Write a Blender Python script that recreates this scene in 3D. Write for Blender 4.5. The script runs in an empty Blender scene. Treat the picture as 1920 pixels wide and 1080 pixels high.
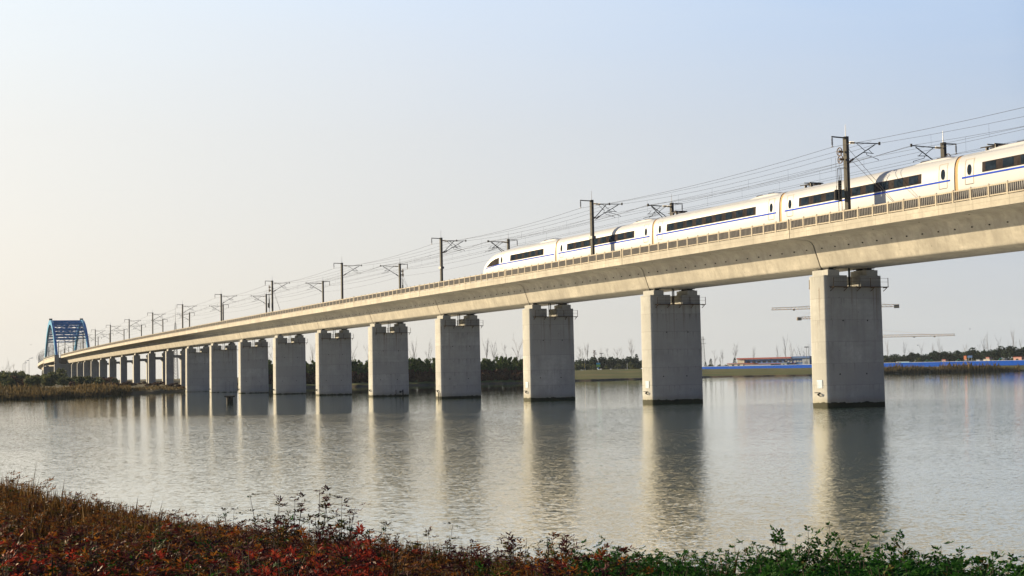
import bpy, math, random
import numpy as np
from mathutils import Vector, Matrix
random.seed(7); RNG = np.random.default_rng(11)
HAZE = .00006
R = math.radians
scn = bpy.context.scene
COL = scn.collection

# ------------------------------------------------------------------ camera numbers (solved from the photograph)
FPX, PITCH, ROLL, EYE = 2742.63, 0.0570032, -0.0192021, 3.94292
def cam_axes():
    fw = np.array([0, math.cos(PITCH), math.sin(PITCH)]); r = np.array([1., 0, 0]); u = np.cross(r, fw)
    c, s = math.cos(ROLL), math.sin(ROLL)
    return fw, c*r + s*u, -s*r + c*u
FW, RT, UP = cam_axes()
def hor(px): return 696.5 - (px-960)*0.0192
def az_of(px):
    d = FW + RT*(px-960)/FPX - UP*(hor(px)-540)/FPX
    return math.atan2(d[0], d[1])
def spot(px, D):                       # ground point seen in image column px at distance D
    a = az_of(px); return D*math.sin(a), D*math.cos(a)
def zpx(px, y, D): return EYE + (hor(px)-y)*D/FPX/math.cos(az_of(px))*math.cos(az_of(px))

# ------------------------------------------------------------------ the railway alignment
X0, Y0, TH = 31.96499, 140.05972, 0.4297922
S0, TL, RAD = -60.55, 293.65, 8694.3
GRADE = -0.00134744
_S = np.arange(-120, 3300, 2.0)
_k = np.clip((_S-S0)/TL, 0, 1)/RAD
_t = -np.cumsum(_k)*2.0; _t = TH + _t - np.interp(-60, _S, _t)
_p = np.cumsum(np.stack([-np.sin(_t), np.cos(_t)], -1)*2.0, 0)
_p = _p - np.array([np.interp(0, _S, _p[:, 0]), np.interp(0, _S, _p[:, 1])]) + np.array([X0, Y0])
def path(s): return float(np.interp(s, _S, _p[:, 0])), float(np.interp(s, _S, _p[:, 1])), float(np.interp(s, _S, _t))
def world(s, o, z):
    x, y, t = path(s)
    return (x - math.cos(t)*o, y - math.sin(t)*o, z + GRADE*s)
SPAN = 32.7

# ------------------------------------------------------------------ helpers
class MB:
    def __init__(self): self.v = []; self.f = []; self.m = []
    def add(self, vs, fs, m=0):
        b = len(self.v); self.v += [tuple(p) for p in vs]
        self.f += [tuple(i+b for i in f) for f in fs]; self.m += [m]*len(fs)
    def box(self, x0, x1, y0, y1, z0, z1, m=0):
        self.add([(x0,y0,z0),(x1,y0,z0),(x1,y1,z0),(x0,y1,z0),(x0,y0,z1),(x1,y0,z1),(x1,y1,z1),(x0,y1,z1)],
                 [(3,2,1,0),(4,5,6,7),(0,1,5,4),(1,2,6,5),(2,3,7,6),(3,0,4,7)], m)
    def tube(self, a, b, r, n=6, m=0, r2=None, caps=True):
        a = Vector(a); b = Vector(b); d = b-a
        if d.length < 1e-6: return
        d.normalize(); u = d.orthogonal().normalized(); w = d.cross(u); r2 = r if r2 is None else r2
        vs = []
        for c, rr in ((a, r), (b, r2)):
            for i in range(n):
                t = 2*math.pi*i/n; vs.append(c + u*math.cos(t)*rr + w*math.sin(t)*rr)
        fs = [(i, (i+1) % n, n+(i+1) % n, n+i) for i in range(n)]
        if caps: fs += [tuple(range(n))[::-1], tuple(range(n, 2*n))]
        self.add(vs, fs, m)
    def pipe(self, pts, r, n=4, m=0):
        vs = []; fs = []
        P = [Vector(p) for p in pts]
        for i, p in enumerate(P):
            d = (P[min(i+1, len(P)-1)]-P[max(i-1, 0)]).normalized()
            u = d.cross(Vector((0, 0, 1)))
            u = u.normalized() if u.length > 1e-4 else Vector((1, 0, 0)); w = u.cross(d)
            for k in range(n):
                t = 2*math.pi*(k+.5)/n; vs.append(p+u*math.cos(t)*r+w*math.sin(t)*r)
        for i in range(len(P)-1):
            for k in range(n): fs.append((i*n+k, i*n+(k+1) % n, (i+1)*n+(k+1) % n, (i+1)*n+k))
        self.add(vs, fs, m)
    def prism(self, poly, z0, z1, m=0, s0=1., s1=1.):       # poly in xy, extruded in z
        n = len(poly)
        vs = [(x*s0, y*s0, z0) for x, y in poly] + [(x*s1, y*s1, z1) for x, y in poly]
        self.add(vs, [(i, (i+1) % n, n+(i+1) % n, n+i) for i in range(n)] + [tuple(range(n))[::-1], tuple(range(n, 2*n))], m)
    def extrude_x(self, poly, x0, x1, m=0):                  # poly in yz
        n = len(poly)
        vs = [(x0, y, z) for y, z in poly] + [(x1, y, z) for y, z in poly]
        self.add(vs, [(i, n+i, n+(i+1) % n, (i+1) % n) for i in range(n)] + [tuple(range(n)), tuple(range(n, 2*n))[::-1]], m)
    def mesh(self, name, mats, smooth=None):
        me = bpy.data.meshes.new(name); me.from_pydata(self.v, [], self.f)
        for m in mats: me.materials.append(m)
        if len(mats) > 1: me.polygons.foreach_set('material_index', self.m)
        if smooth is not None:
            me.polygons.foreach_set('use_smooth', [True]*len(self.f)); me.set_sharp_from_angle(angle=R(smooth))
        me.update(); return me
    def build(self, name, mats, parent=None, smooth=None):
        if not isinstance(mats, (list, tuple)): mats = [mats]
        return link(name, self.mesh(name, mats, smooth), parent)
def link(name, data, parent=None):
    o = bpy.data.objects.new(name, data); COL.objects.link(o)
    if parent is not None: o.parent = parent
    return o
def empty(name, loc=(0,0,0), rz=0, ry=0):
    o = link(name, None); o.location = loc; o.rotation_euler = (0, ry, rz); o.empty_display_size = .5; return o
def tag(o, label=None, cat=None, group=None, kind=None):
    if label: o['label'] = label
    if cat: o['category'] = cat
    if group: o['group'] = group
    if kind: o['kind'] = kind
    return o
def copy_tree(o, parent=None):
    c = o.copy(); COL.objects.link(c)
    if parent is not None: c.parent = parent
    for ch in list(o.children): copy_tree(ch, c)
    return c
ORD = ['first','second','third','fourth','fifth','sixth','seventh','eighth','ninth','tenth','eleventh','twelfth','thirteenth',
       'fourteenth','fifteenth','sixteenth','seventeenth','eighteenth','nineteenth','twentieth']
def nth(i):
    if i < 20: return ORD[i]
    t, u = divmod(i+1, 10); tens = {2:'twent',3:'thirt',4:'fort',5:'fift'}[t]
    return tens+'ieth' if u == 0 else tens+'y-'+ORD[u-1]

# ------------------------------------------------------------------ materials
class NT:
    def __init__(self, name):
        self.mat = bpy.data.materials.new(name); self.mat.use_nodes = True
        self.t = self.mat.node_tree; self.n = self.t.nodes; self.bsdf = self.n['Principled BSDF']; self.out = self.n['Material Output']
    def new(self, typ, **kw):
        nd = self.n.new(typ)
        for k, v in kw.items(): setattr(nd, k, v)
        return nd
    def set(self, sock, val):
        if hasattr(val, 'is_output') or isinstance(val, bpy.types.NodeSocket): self.t.links.new(val, sock)
        else: sock.default_value = val
    def math(self, op, a, b=0., c=0.):
        nd = self.new('ShaderNodeMath', operation=op)
        for i, v in enumerate((a, b, c)):
            self.set(nd.inputs[i], v)
        return nd.outputs[0]
    def coord(self, rnd=False, which='Object'):
        c = self.new('ShaderNodeTexCoord').outputs[which]
        if rnd:
            r = self.new('ShaderNodeObjectInfo').outputs['Random']
            v = self.new('ShaderNodeCombineXYZ'); m = self.math('MULTIPLY', r, 71.)
            for i in range(3): self.set(v.inputs[i], m)
            a = self.new('ShaderNodeVectorMath', operation='ADD'); self.set(a.inputs[0], c); self.set(a.inputs[1], v.outputs[0])
            return a.outputs[0]
        return c
    def noise(self, vec, scale, detail=3., rough=.55, stretch=None, out='Fac'):
        if stretch:
            m = self.new('ShaderNodeMapping'); self.set(m.inputs['Vector'], vec); m.inputs['Scale'].default_value = stretch; vec = m.outputs[0]
        nd = self.new('ShaderNodeTexNoise'); self.set(nd.inputs['Vector'], vec)
        nd.inputs['Scale'].default_value = scale; nd.inputs['Detail'].default_value = detail; nd.inputs['Roughness'].default_value = rough
        return nd.outputs[out]
    def ramp(self, fac, stops):
        nd = self.new('ShaderNodeValToRGB'); self.set(nd.inputs[0], fac); e = nd.color_ramp.elements
        while len(e) < len(stops): e.new(.5)
        for el, (p, c) in zip(e, stops):
            el.position = p; el.color = (c, c, c, 1) if not hasattr(c, '__len__') else (*c[:3], 1)
        return nd.outputs[0]
    def mix(self, fac, a, b, mode='MIX'):
        nd = self.new('ShaderNodeMix', data_type='RGBA', blend_type=mode)
        self.set(nd.inputs[0], fac)
        for i, v in ((6, a), (7, b)):
            if isinstance(v, (tuple, list)): v = (*v[:3], 1)
            self.set(nd.inputs[i], v)
        return nd.outputs[2]
    def bump(self, h, strength=.3, dist=.02):
        nd = self.new('ShaderNodeBump'); nd.inputs['Strength'].default_value = strength; nd.inputs['Distance'].default_value = dist
        self.set(nd.inputs['Height'], h); self.set(self.bsdf.inputs['Normal'], nd.outputs[0])
    def xyz(self, c):
        s = self.new('ShaderNodeSeparateXYZ'); self.set(s.inputs[0], c); return s.outputs
    def fin(self, col, rough=.8, metal=0., spec=.3):
        if isinstance(col, (tuple, list)): col = (*col[:3], 1)
        self.set(self.bsdf.inputs['Base Color'], col); self.set(self.bsdf.inputs['Roughness'], rough)
        self.bsdf.inputs['Metallic'].default_value = metal; self.bsdf.inputs['Specular IOR Level'].default_value = spec
        return self.mat
def plain(name, col, rough=.6, metal=0., spec=.4, var=.12, scale=2.):
    t = NT(name); c = t.coord(True); n = t.noise(c, scale, 4)
    dark = tuple(x*(1-var) for x in col); lite = tuple(min(1, x*(1+var)) for x in col)
    return t.fin(t.mix(t.ramp(n, [(.3, 0.), (.7, 1.)]), dark, lite), rough, metal, spec)
def line(t, v, period, w):                                   # thin dark line each period: 1 on the line
    f = t.math('FRACT', t.math('DIVIDE', v, period)); return t.math('LESS_THAN', f, w/period)

def concrete(name, base, lift=None, algae=False, streak=.35, vline=None, hline=None, spots=True):
    t = NT(name); oc = t.coord(False); c = t.coord(True); X, Y, Z = t.xyz(oc)[:3]
    big = t.noise(c, .35, 5, .6); fine = t.noise(c, 3.5, 5, .65); st = t.noise(c, 1., 4, .6, (1.6, 1.6, .1)); hz = t.noise(c, 1., 3, .6, (.15, .15, 2.2))
    col = t.mix(t.ramp(big, [(.3, 0.), (.72, 1.)]), tuple(x*.64 for x in base), tuple(x*1.12 for x in base))
    mid = t.noise(c, 1.15, 4, .65); col = t.mix(t.math('MULTIPLY', t.ramp(mid, [(.45, 0.), (.72, 1.)]), .42), col, tuple(x*.6 for x in base))
    col = t.mix(t.math('MULTIPLY', t.ramp(st, [(.48, 0.), (.75, 1.)]), streak), col, tuple(x*.5 for x in base))
    col = t.mix(t.math('MULTIPLY', t.ramp(hz, [(.48, 0.), (.75, 1.)]), .5), col, tuple(x*.7 for x in base))
    col = t.mix(t.math('MULTIPLY', t.ramp(fine, [(.42, 0.), (.75, 1.)]), .5), col, tuple(x*.62 for x in base))
    if lift:
        rn = t.new('ShaderNodeObjectInfo').outputs['Random']
        wob = t.math('MULTIPLY', t.math('SUBTRACT', t.noise(c, .9, 2), .5), .12)
        zz = t.math('ADD', t.math('ADD', Z, wob), 0.)
        k = t.math('FLOOR', t.math('DIVIDE', zz, lift))
        wn = t.new('ShaderNodeTexWhiteNoise', noise_dimensions='2D'); cv = t.new('ShaderNodeCombineXYZ'); t.set(cv.inputs[0], k); t.set(cv.inputs[1], rn); t.set(wn.inputs['Vector'], cv.outputs[0])
        col = t.mix(t.math('MULTIPLY', wn.outputs['Value'], .85), col, tuple(x*.70 for x in base))
        col = t.mix(t.math('MULTIPLY', line(t, zz, lift, .06), .28), col, (.08, .08, .075))
        # dribbles below each lift line
        below = t.math('SUBTRACT', 1., t.math('FRACT', t.math('DIVIDE', zz, lift)))
        drip = t.noise(c, 1., 3, .5, (5., 5., .15))
        m = t.math('MULTIPLY', t.ramp(drip, [(.55, 0.), (.72, 1.)]), t.ramp(below, [(0., .8), (.45, 0.)]))
        col = t.mix(t.math('MULTIPLY', m, .75), col, (.1, .1, .09))
    if vline: col = t.mix(t.math('MULTIPLY', line(t, X, vline, .04), .45), col, (.07, .065, .05))
    if hline:
        d = t.math('LESS_THAN', t.math('ABSOLUTE', t.math('SUBTRACT', Z, hline)), .015); col = t.mix(t.math('MULTIPLY', d, .4), col, (.08, .07, .06))
    if spots:
        vo = t.new('ShaderNodeTexVoronoi'); t.set(vo.inputs['Vector'], c); vo.inputs['Scale'].default_value = 1.1
        col = t.mix(t.math('MULTIPLY', t.math('LESS_THAN', vo.outputs['Distance'], .06), .55), col, (.06, .06, .055))
    orn = t.new('ShaderNodeObjectInfo').outputs['Random']; col = t.mix(t.math('MULTIPLY', orn, .22), col, tuple(x*.62 for x in base))
    rough = .88
    if algae:
        ru = t.noise(c, 1., 3, .5, (2.6, 2.6, .07)); rz = t.ramp(t.math('DIVIDE', Z, 12.), [(.45, 0.), (.93, 1.), (.955, 0.)])
        col = t.mix(t.math('MULTIPLY', t.math('MULTIPLY', t.ramp(ru, [(.56, 0.), (.70, 1.)]), rz), .7), col, (.16, .12, .085))
        wz = t.math('ADD', Z, t.math('MULTIPLY', t.noise(c, 1.1, 5, .7), -.58))
        a = t.ramp(wz, [(.06, 1.), (.12, .94)]); a2 = t.ramp(wz, [(.06, 1.), (.75, 0.)])
        wet = t.math('LESS_THAN', wz, .13)
        col = t.mix(t.math('MULTIPLY', a2, .45), col, (.17, .15, .06))
        col = t.mix(wet, col, (.028, .03, .016))
    t.bump(t.math('ADD', fine, t.math('MULTIPLY', st, .6)), .25, .03)
    return t.fin(col, rough, 0, .25)

M = {}
M['pier'] = concrete('pier_concrete', (.46, .47, .455), lift=2.05, algae=True, streak=.5)
M['girder'] = concrete('girder_concrete', (.475, .452, .395), streak=.75)
M['parapet'] = concrete('parapet_concrete', (.50, .475, .41), vline=2.0, hline=16.42, streak=.4, spots=False)
M['rail_c'] = concrete('railing_concrete', (.54, .49, .40), streak=.2, spots=False)
M['baluster'] = plain('baluster_concrete_shaded', (.235, .23, .225), .9, 0, .1)  # darker than the cream rails: shade on the baluster sides put into the colour
M['slab'] = plain('track_concrete', (.3, .29, .27), .9)
M['hole'] = plain('dark_hole', (.015, .014, .013), .9)
M['rubber'] = plain('bearing_dark', (.03, .03, .032), .7)
M['rust'] = plain('rusty_steel', (.10, .065, .04), .75, .2, var=.4, scale=6)
M['steel'] = plain('galvanised_mast', (.11, .115, .12), .6, .2, var=.15)
M['mast'] = concrete('mast_paint', (.10, .098, .09), streak=.2, spots=False)
M['dsteel'] = plain('dark_fitting', (.022, .024, .028), .7, .0, .1)
M['insul'] = plain('insulator_glaze', (.06, .05, .055), .25, 0., .6)
M['wire'] = plain('copper_wire', (.06, .06, .062), 1., 0., .0)
M['rod'] = plain('lightning_rod_zinc', (.42, .43, .44), .45, .6)
M['white'] = plain('train_white', (.43, .455, .49), .45, 0., .12, var=.03, scale=.4)
M['blue_line'] = plain('train_blue', (.02, .075, .52), .8, 0., .03)
M['band'] = plain('window_band', (.042, .036, .037), .8, 0., .0, var=.3)
M['pane'] = plain('window_glass', (.016, .026, .042), .6, 0., .0, var=.4)
M['gangway'] = plain('gangway_rubber', (.46, .29, .13), .8)
M['seam'] = plain('door_seam', (.36, .30, .22), .6)
M['vent'] = plain('roof_vent_dark', (.03, .028, .03), .6)
M['arch'] = plain('arch_blue_paint', (.025, .23, .50), .9, 0., .05, var=.18, scale=.25)
M['arch_lt'] = plain('arch_rib_paint', (.09, .31, .54), .9, 0., .05, var=.2, scale=.2)
M['maroon'] = plain('end_beam_paint', (.085, .05, .055), .7)
M['cable'] = plain('hanger_steel', (.25, .28, .32), .5)
M['sign'] = plain('sign_white', (.36, .40, .44), .8, var=.02)
M['sign_blue'] = plain('sign_blue', (.18, .42, .66), .5)
M['crane'] = plain('crane_paint', (.80, .52, .24), .8, var=.2, scale=.3)
M['crane_dk'] = plain('crane_counterweight', (.17, .14, .11), .8)
M['hoard'] = None

def foliage(name, cols, trans=.35, rough=.6, scale=.6):
    t = NT(name); c = t.coord(True); n = t.noise(c, scale, 3); geo = t.new('ShaderNodeNewGeometry').outputs['Random Per Island']
    f = t.math('ADD', t.math('MULTIPLY', n, .55), t.math('MULTIPLY', geo, .5))
    st = [(.25+.5*i/max(1, len(cols)-1), c_) for i, c_ in enumerate(cols)]
    col = t.ramp(f, st)
    t.fin(col, rough, 0, .03)
    if trans:
        tr = t.new('ShaderNodeBsdfTranslucent'); t.set(tr.inputs['Color'], col)
        mx = t.new('ShaderNodeMixShader'); mx.inputs[0].default_value = trans
        t.t.links.new(t.bsdf.outputs[0], mx.inputs[1]); t.t.links.new(tr.outputs[0], mx.inputs[2]); t.t.links.new(mx.outputs[0], t.out.inputs['Surface'])
    return t.mat
M['leaf_far'] = foliage('far_evergreen_leaf', [(.014, .030, .022), (.024, .046, .030), (.042, .066, .038)], .15, scale=.25)
M['leaf_pine'] = foliage('pine_leaf', [(.025, .05, .02), (.06, .11, .03), (.12, .16, .05)], .2, scale=.3)
M['leaf_bush'] = foliage('bank_bush_leaf', [(.055, .075, .036), (.095, .12, .055), (.15, .155, .07)], .2, scale=.2)
M['leaf_brown'] = foliage('russet_undergrowth', [(.05, .025, .022), (.10, .05, .04), (.15, .08, .05)], .15, scale=.2)
M['reed'] = foliage('reed_blade', [(.045, .037, .02), (.085, .065, .031), (.14, .10, .047)], .3, scale=.08)
M['bark'] = plain('bark_grey', (.075, .06, .05), .9, var=.3)
M['twig'] = plain('bare_twig', (.17, .145, .125), .9, var=.2)

# ------------------------------------------------------------------ world, sun, camera
SUN_AZ, SUN_EL = -55., 13.
w = bpy.data.worlds.new('World'); scn.world = w; w.use_nodes = True
wt = w.node_tree; bg = wt.nodes['Background']
sky = wt.nodes.new('ShaderNodeTexSky'); sky.sky_type = 'NISHITA'; sky.sun_disc = False
sky.sun_elevation = R(SUN_EL); sky.sun_rotation = R(SUN_AZ); sky.altitude = 0
sky.air_density = 1.0; sky.dust_density = 3.0; sky.ozone_density = 2.0
def wnode(typ, **kw):
    nd = wt.nodes.new(typ)
    for k, v in kw.items(): setattr(nd, k, v)
    return nd
def wmath(op, a, b=0.):
    nd = wnode('ShaderNodeMath', operation=op, use_clamp=(op == 'DIVIDE'))
    for i, v in enumerate((a, b)):
        if isinstance(v, bpy.types.NodeSocket): wt.links.new(v, nd.inputs[i])
        else: nd.inputs[i].default_value = v
    return nd.outputs[0]
def wramp(fac, stops):
    nd = wnode('ShaderNodeValToRGB'); wt.links.new(fac, nd.inputs[0]); e = nd.color_ramp.elements
    while len(e) < len(stops): e.new(.5)
    for el, (p, c_) in zip(e, stops): el.position = p; el.color = (*c_, 1)
    return nd.outputs[0]
def wmix(f, a, b):
    nd = wnode('ShaderNodeMix', data_type='RGBA')
    for i, v in ((0, f), (6, a), (7, b)):
        if isinstance(v, bpy.types.NodeSocket): wt.links.new(v, nd.inputs[i])
        else: nd.inputs[i].default_value = v if i == 0 else (*v, 1)
    return nd.outputs[2]
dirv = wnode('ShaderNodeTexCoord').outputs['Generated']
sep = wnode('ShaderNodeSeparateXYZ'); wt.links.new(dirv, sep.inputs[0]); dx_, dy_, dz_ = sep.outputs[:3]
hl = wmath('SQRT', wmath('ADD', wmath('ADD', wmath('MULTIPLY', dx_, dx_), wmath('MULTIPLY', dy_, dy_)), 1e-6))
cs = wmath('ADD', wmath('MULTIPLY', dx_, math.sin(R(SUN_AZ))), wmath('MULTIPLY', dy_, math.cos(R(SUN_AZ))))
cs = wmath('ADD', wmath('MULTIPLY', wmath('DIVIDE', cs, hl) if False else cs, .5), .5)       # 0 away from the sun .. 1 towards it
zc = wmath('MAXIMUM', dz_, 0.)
HZ = wramp(cs, [(0., (.02, .06, .165)), (.45, (.05, .11, .24)), (.60, (.36, .41, .48)), (.635, (.575, .595, .62)), (.80, (.73, .70, .65)), (.905, (.845, .795, .72)), (1., (1., .90, .70))])  # beyond the view the sky is darkened to deepen shade on the piers
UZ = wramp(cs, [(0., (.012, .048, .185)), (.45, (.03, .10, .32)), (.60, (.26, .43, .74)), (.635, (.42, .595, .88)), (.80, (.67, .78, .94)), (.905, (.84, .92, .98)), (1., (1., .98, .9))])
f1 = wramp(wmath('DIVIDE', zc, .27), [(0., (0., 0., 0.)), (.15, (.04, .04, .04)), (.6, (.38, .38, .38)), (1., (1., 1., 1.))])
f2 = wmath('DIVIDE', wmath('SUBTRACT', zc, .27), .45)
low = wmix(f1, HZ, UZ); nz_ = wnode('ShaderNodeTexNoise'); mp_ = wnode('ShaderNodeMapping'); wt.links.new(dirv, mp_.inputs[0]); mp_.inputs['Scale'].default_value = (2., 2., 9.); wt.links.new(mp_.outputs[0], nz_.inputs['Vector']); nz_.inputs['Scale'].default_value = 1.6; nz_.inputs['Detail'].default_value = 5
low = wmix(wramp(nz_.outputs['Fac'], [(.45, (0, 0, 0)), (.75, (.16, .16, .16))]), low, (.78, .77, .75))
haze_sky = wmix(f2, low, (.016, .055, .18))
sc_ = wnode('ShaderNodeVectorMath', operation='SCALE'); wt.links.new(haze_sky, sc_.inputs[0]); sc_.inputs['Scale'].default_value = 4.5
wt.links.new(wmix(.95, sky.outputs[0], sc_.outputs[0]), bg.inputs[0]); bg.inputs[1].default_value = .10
sd = bpy.data.lights.new('sun', 'SUN'); sd.energy = 5.0; sd.angle = R(.53); sd.color = (1., .79, .50)
so = link('sun', sd); so.location = (-200, 100, 200)
sv = Vector((math.sin(R(SUN_AZ))*math.cos(R(SUN_EL)), math.cos(R(SUN_AZ))*math.cos(R(SUN_EL)), math.sin(R(SUN_EL))))
so.rotation_euler = sv.to_track_quat('Z', 'Y').to_euler()
cd = bpy.data.cameras.new('camera'); cd.sensor_width = 36; cd.lens = FPX*36/1920; cd.clip_start = .3; cd.clip_end = 9000
cam = link('camera', cd); cam.location = (0, 0, EYE)
cam.rotation_euler = Matrix(((RT[0], UP[0], -FW[0]), (RT[1], UP[1], -FW[1]), (RT[2], UP[2], -FW[2]))).to_euler()
scn.camera = cam
scn.view_settings.view_transform = 'Standard'; scn.view_settings.look = 'None'; scn.view_settings.exposure = 1.22; scn.view_settings.gamma = 1.
scn.view_settings.use_curve_mapping = False

# ------------------------------------------------------------------ ground, water
SHORE = np.array([(-90., 96.), (-40., 60.), (-13.7, 36.5), (1., 21.), (6.2, 16.5), (14., 10.), (60., -20.), (200., -120.)])
def near_d(x, y):                       # distance from the near shoreline, positive on the camera's side
    best = np.full(np.shape(x), 1e9); sg = np.ones(np.shape(x))
    for (ax_, ay_), (bx_, by_) in zip(SHORE[:-1], SHORE[1:]):
        dx, dy = bx_-ax_, by_-ay_; t = np.clip(((x-ax_)*dx+(y-ay_)*dy)/(dx*dx+dy*dy), 0, 1)
        ex, ey = x-(ax_+t*dx), y-(ay_+t*dy); d = np.hypot(ex, ey); s = np.where(dx*ey-dy*ex < 0, 1., -1.)
        sg = np.where(d < best, s, sg); best = np.minimum(best, d)
    return best*sg
FARPX = np.array([(-4000, 300), (-900, 310), (-200, 325), (0, 337), (100, 337), (200, 362), (250, 388), (300, 405), (345, 420), (385, 452), (500, 468), (700, 470),
                  (920, 476), (985, 478), (1075, 530), (1203, 563), (1320, 605), (1520, 596), (1660, 630), (1905, 651), (2400, 660), (6000, 500)], float)
FARAZ = np.array([math.atan2((p-960), FPX) for p in FARPX[:, 0]])
def smooth(a, b, x): t = np.clip((x-a)/(b-a), 0, 1); return t*t*(3-2*t)
def gz(x, y):
    x = np.asarray(x, float); y = np.asarray(y, float)
    d = near_d(x, y)
    zn = np.where(d > 0, np.interp(d, [0, 1, 3, 8, 14, 25, 80], [.05, .75, 1.1, 1.35, 1.6, 1.95, 2.4]), np.interp(-d, [0, 2, 8], [.05, -.6, -2.2]))
    r = np.hypot(x, y); az = np.arctan2(x, y); px = 960+FPX*np.tan(np.clip(az, -1.3, 1.3))
    rs = np.interp(az, FARAZ, FARPX[:, 1]); wob = 2.5*np.sin(az*190)+1.5*np.sin(az*431+1.)+.8*np.sin(az*907)
    e = np.where(np.abs(az) < 1.3, r-rs-wob, -50)
    left = np.interp(e, [-20, -1, 0, 3, 15, 60, 200, 800], [-2.2, -.3, .05, .5, 1.1, 2.0, 2.6, 2.6])
    mid = np.interp(e, [-20, -1, 0, 2, 12, 60, 200, 800], [-2.2, -.3, .15, .7, 1.1, 1.6, 2.2, 2.6])
    crest = np.interp(px, [1000, 1080, 1210, 1320, 1530, 1920], [3.9, 3.95, 4.0, 3.2, 2.75, 2.4])
    t = np.clip(e/190, 0, 1)
    right = np.interp(e, [-20, -1, 0, .6], [-2.2, -.3, .1, .5]) + np.where(e > .6, np.interp(e, [.6, 70, 78, 170, 230, 330, 800], [0, .36, .40, 1., 1., .62, .6])*(crest-.5), 0)
    wl = 1-smooth(350, 470, px); wr = smooth(985, 1070, px)
    zf = left*wl + right*wr + mid*(1-wl-wr)
    zf = zf + np.where(e > 5, .12*np.sin(x*.21+y*.05)*np.cos(y*.17), 0)
    return np.maximum(zn, zf)
azs = np.concatenate([np.arange(-180, -26, 4.), np.arange(-26, 26, .16), np.arange(26, 180, 4.)])
rad = np.concatenate([[.01], np.arange(2, 46, .55), np.geomspace(47, 290, 26), np.arange(296, 440, 3.), np.arange(440, 480, 1.6), np.arange(482, 560, 2.5), np.arange(560, 680, 2.5), np.geomspace(690, 2800, 46)])
A_, R_ = np.meshgrid(np.radians(azs), rad); gx, gy = R_*np.sin(A_), R_*np.cos(A_); gzv = gz(gx, gy)
na, nr = len(azs), len(rad)
V = np.stack([gx, gy, gzv], -1).reshape(-1, 3)
idx = np.arange(na*nr).reshape(nr, na); nx = np.roll(idx, -1, 1)
F = np.stack([idx[:-1], nx[:-1], nx[1:], idx[1:]], -1).reshape(-1, 4)
def mesh_np(name, V, F, mats, mi=None, smooth=False):
    me = bpy.data.meshes.new(name); me.vertices.add(len(V)); me.vertices.foreach_set('co', np.asarray(V, np.float32).ravel())
    n = F.shape[1]; me.loops.add(F.size); me.loops.foreach_set('vertex_index', F.ravel().astype(np.int32))
    me.polygons.add(len(F)); me.polygons.foreach_set('loop_start', np.arange(0, F.size, n, dtype=np.int32))
    for m in mats: me.materials.append(m)
    if mi is not None: me.polygons.foreach_set('material_index', np.asarray(mi, np.int32))
    if smooth: me.polygons.foreach_set('use_smooth', np.ones(len(F), bool))
    me.update(calc_edges=True); me.validate(); return me
t = NT('ground_soil_and_grass'); c = t.coord(); X, Y, Z = t.xyz(c)[:3]
n1 = t.noise(c, .035, 5, .6); n2 = t.noise(c, .6, 4, .6); n3 = t.noise(c, .012, 3, .5)
gr = t.mix(t.ramp(n1, [(.35, 0.), (.65, 1.)]), (.062, .082, .016), (.125, .108, .032))
n4 = t.noise(c, 1., 4, .6, (.01, .055, .3)); n5 = t.noise(c, 1., 4, .6, (.05, .16, 1.))
gr = t.mix(t.ramp(n4, [(.42, 0.), (.58, 1.)]), gr, (.05, .078, .012)); gr = t.mix(t.math('MULTIPLY', t.ramp(n5, [(.5, 0.), (.68, 1.)]), .7), gr, (.135, .095, .034))
gr = t.mix(t.math('MULTIPLY', t.ramp(n2, [(.4, 0.), (.8, 1.)]), .4), gr, (.05, .06, .02))
mud = t.mix(t.ramp(n2, [(.3, 0.), (.7, 1.)]), (.05, .04, .028), (.10, .075, .05))
lowz = t.ramp(t.math('ADD', t.math('DIVIDE', Z, 4.), t.math('MULTIPLY', t.math('SUBTRACT', n2, .5), .12)), [(.11, 0.), (.15, 1.)])
col = t.mix(lowz, mud, gr)
# the soil of the near bank and of the left spit
dy = t.math('LESS_THAN', Y, 120.); col = t.mix(dy, col, t.mix(n2, (.02, .016, .01), (.045, .035, .02)))
lf = t.math('LESS_THAN', t.math('ADD', X, t.math('MULTIPLY', Y, .17)), 0.); col = t.mix(t.math('MULTIPLY', lf, .8), col, t.mix(n1, (.05, .05, .025), (.10, .07, .045)))
t.bump(n2, .4, .2)
M['ground'] = t.fin(col, .95, 0, .1)
g = link('ground', mesh_np('ground', V, F, [M['ground']], smooth=True)); tag(g, 'grassy and muddy ground of both banks around the lake', 'ground', kind='structure')

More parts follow.
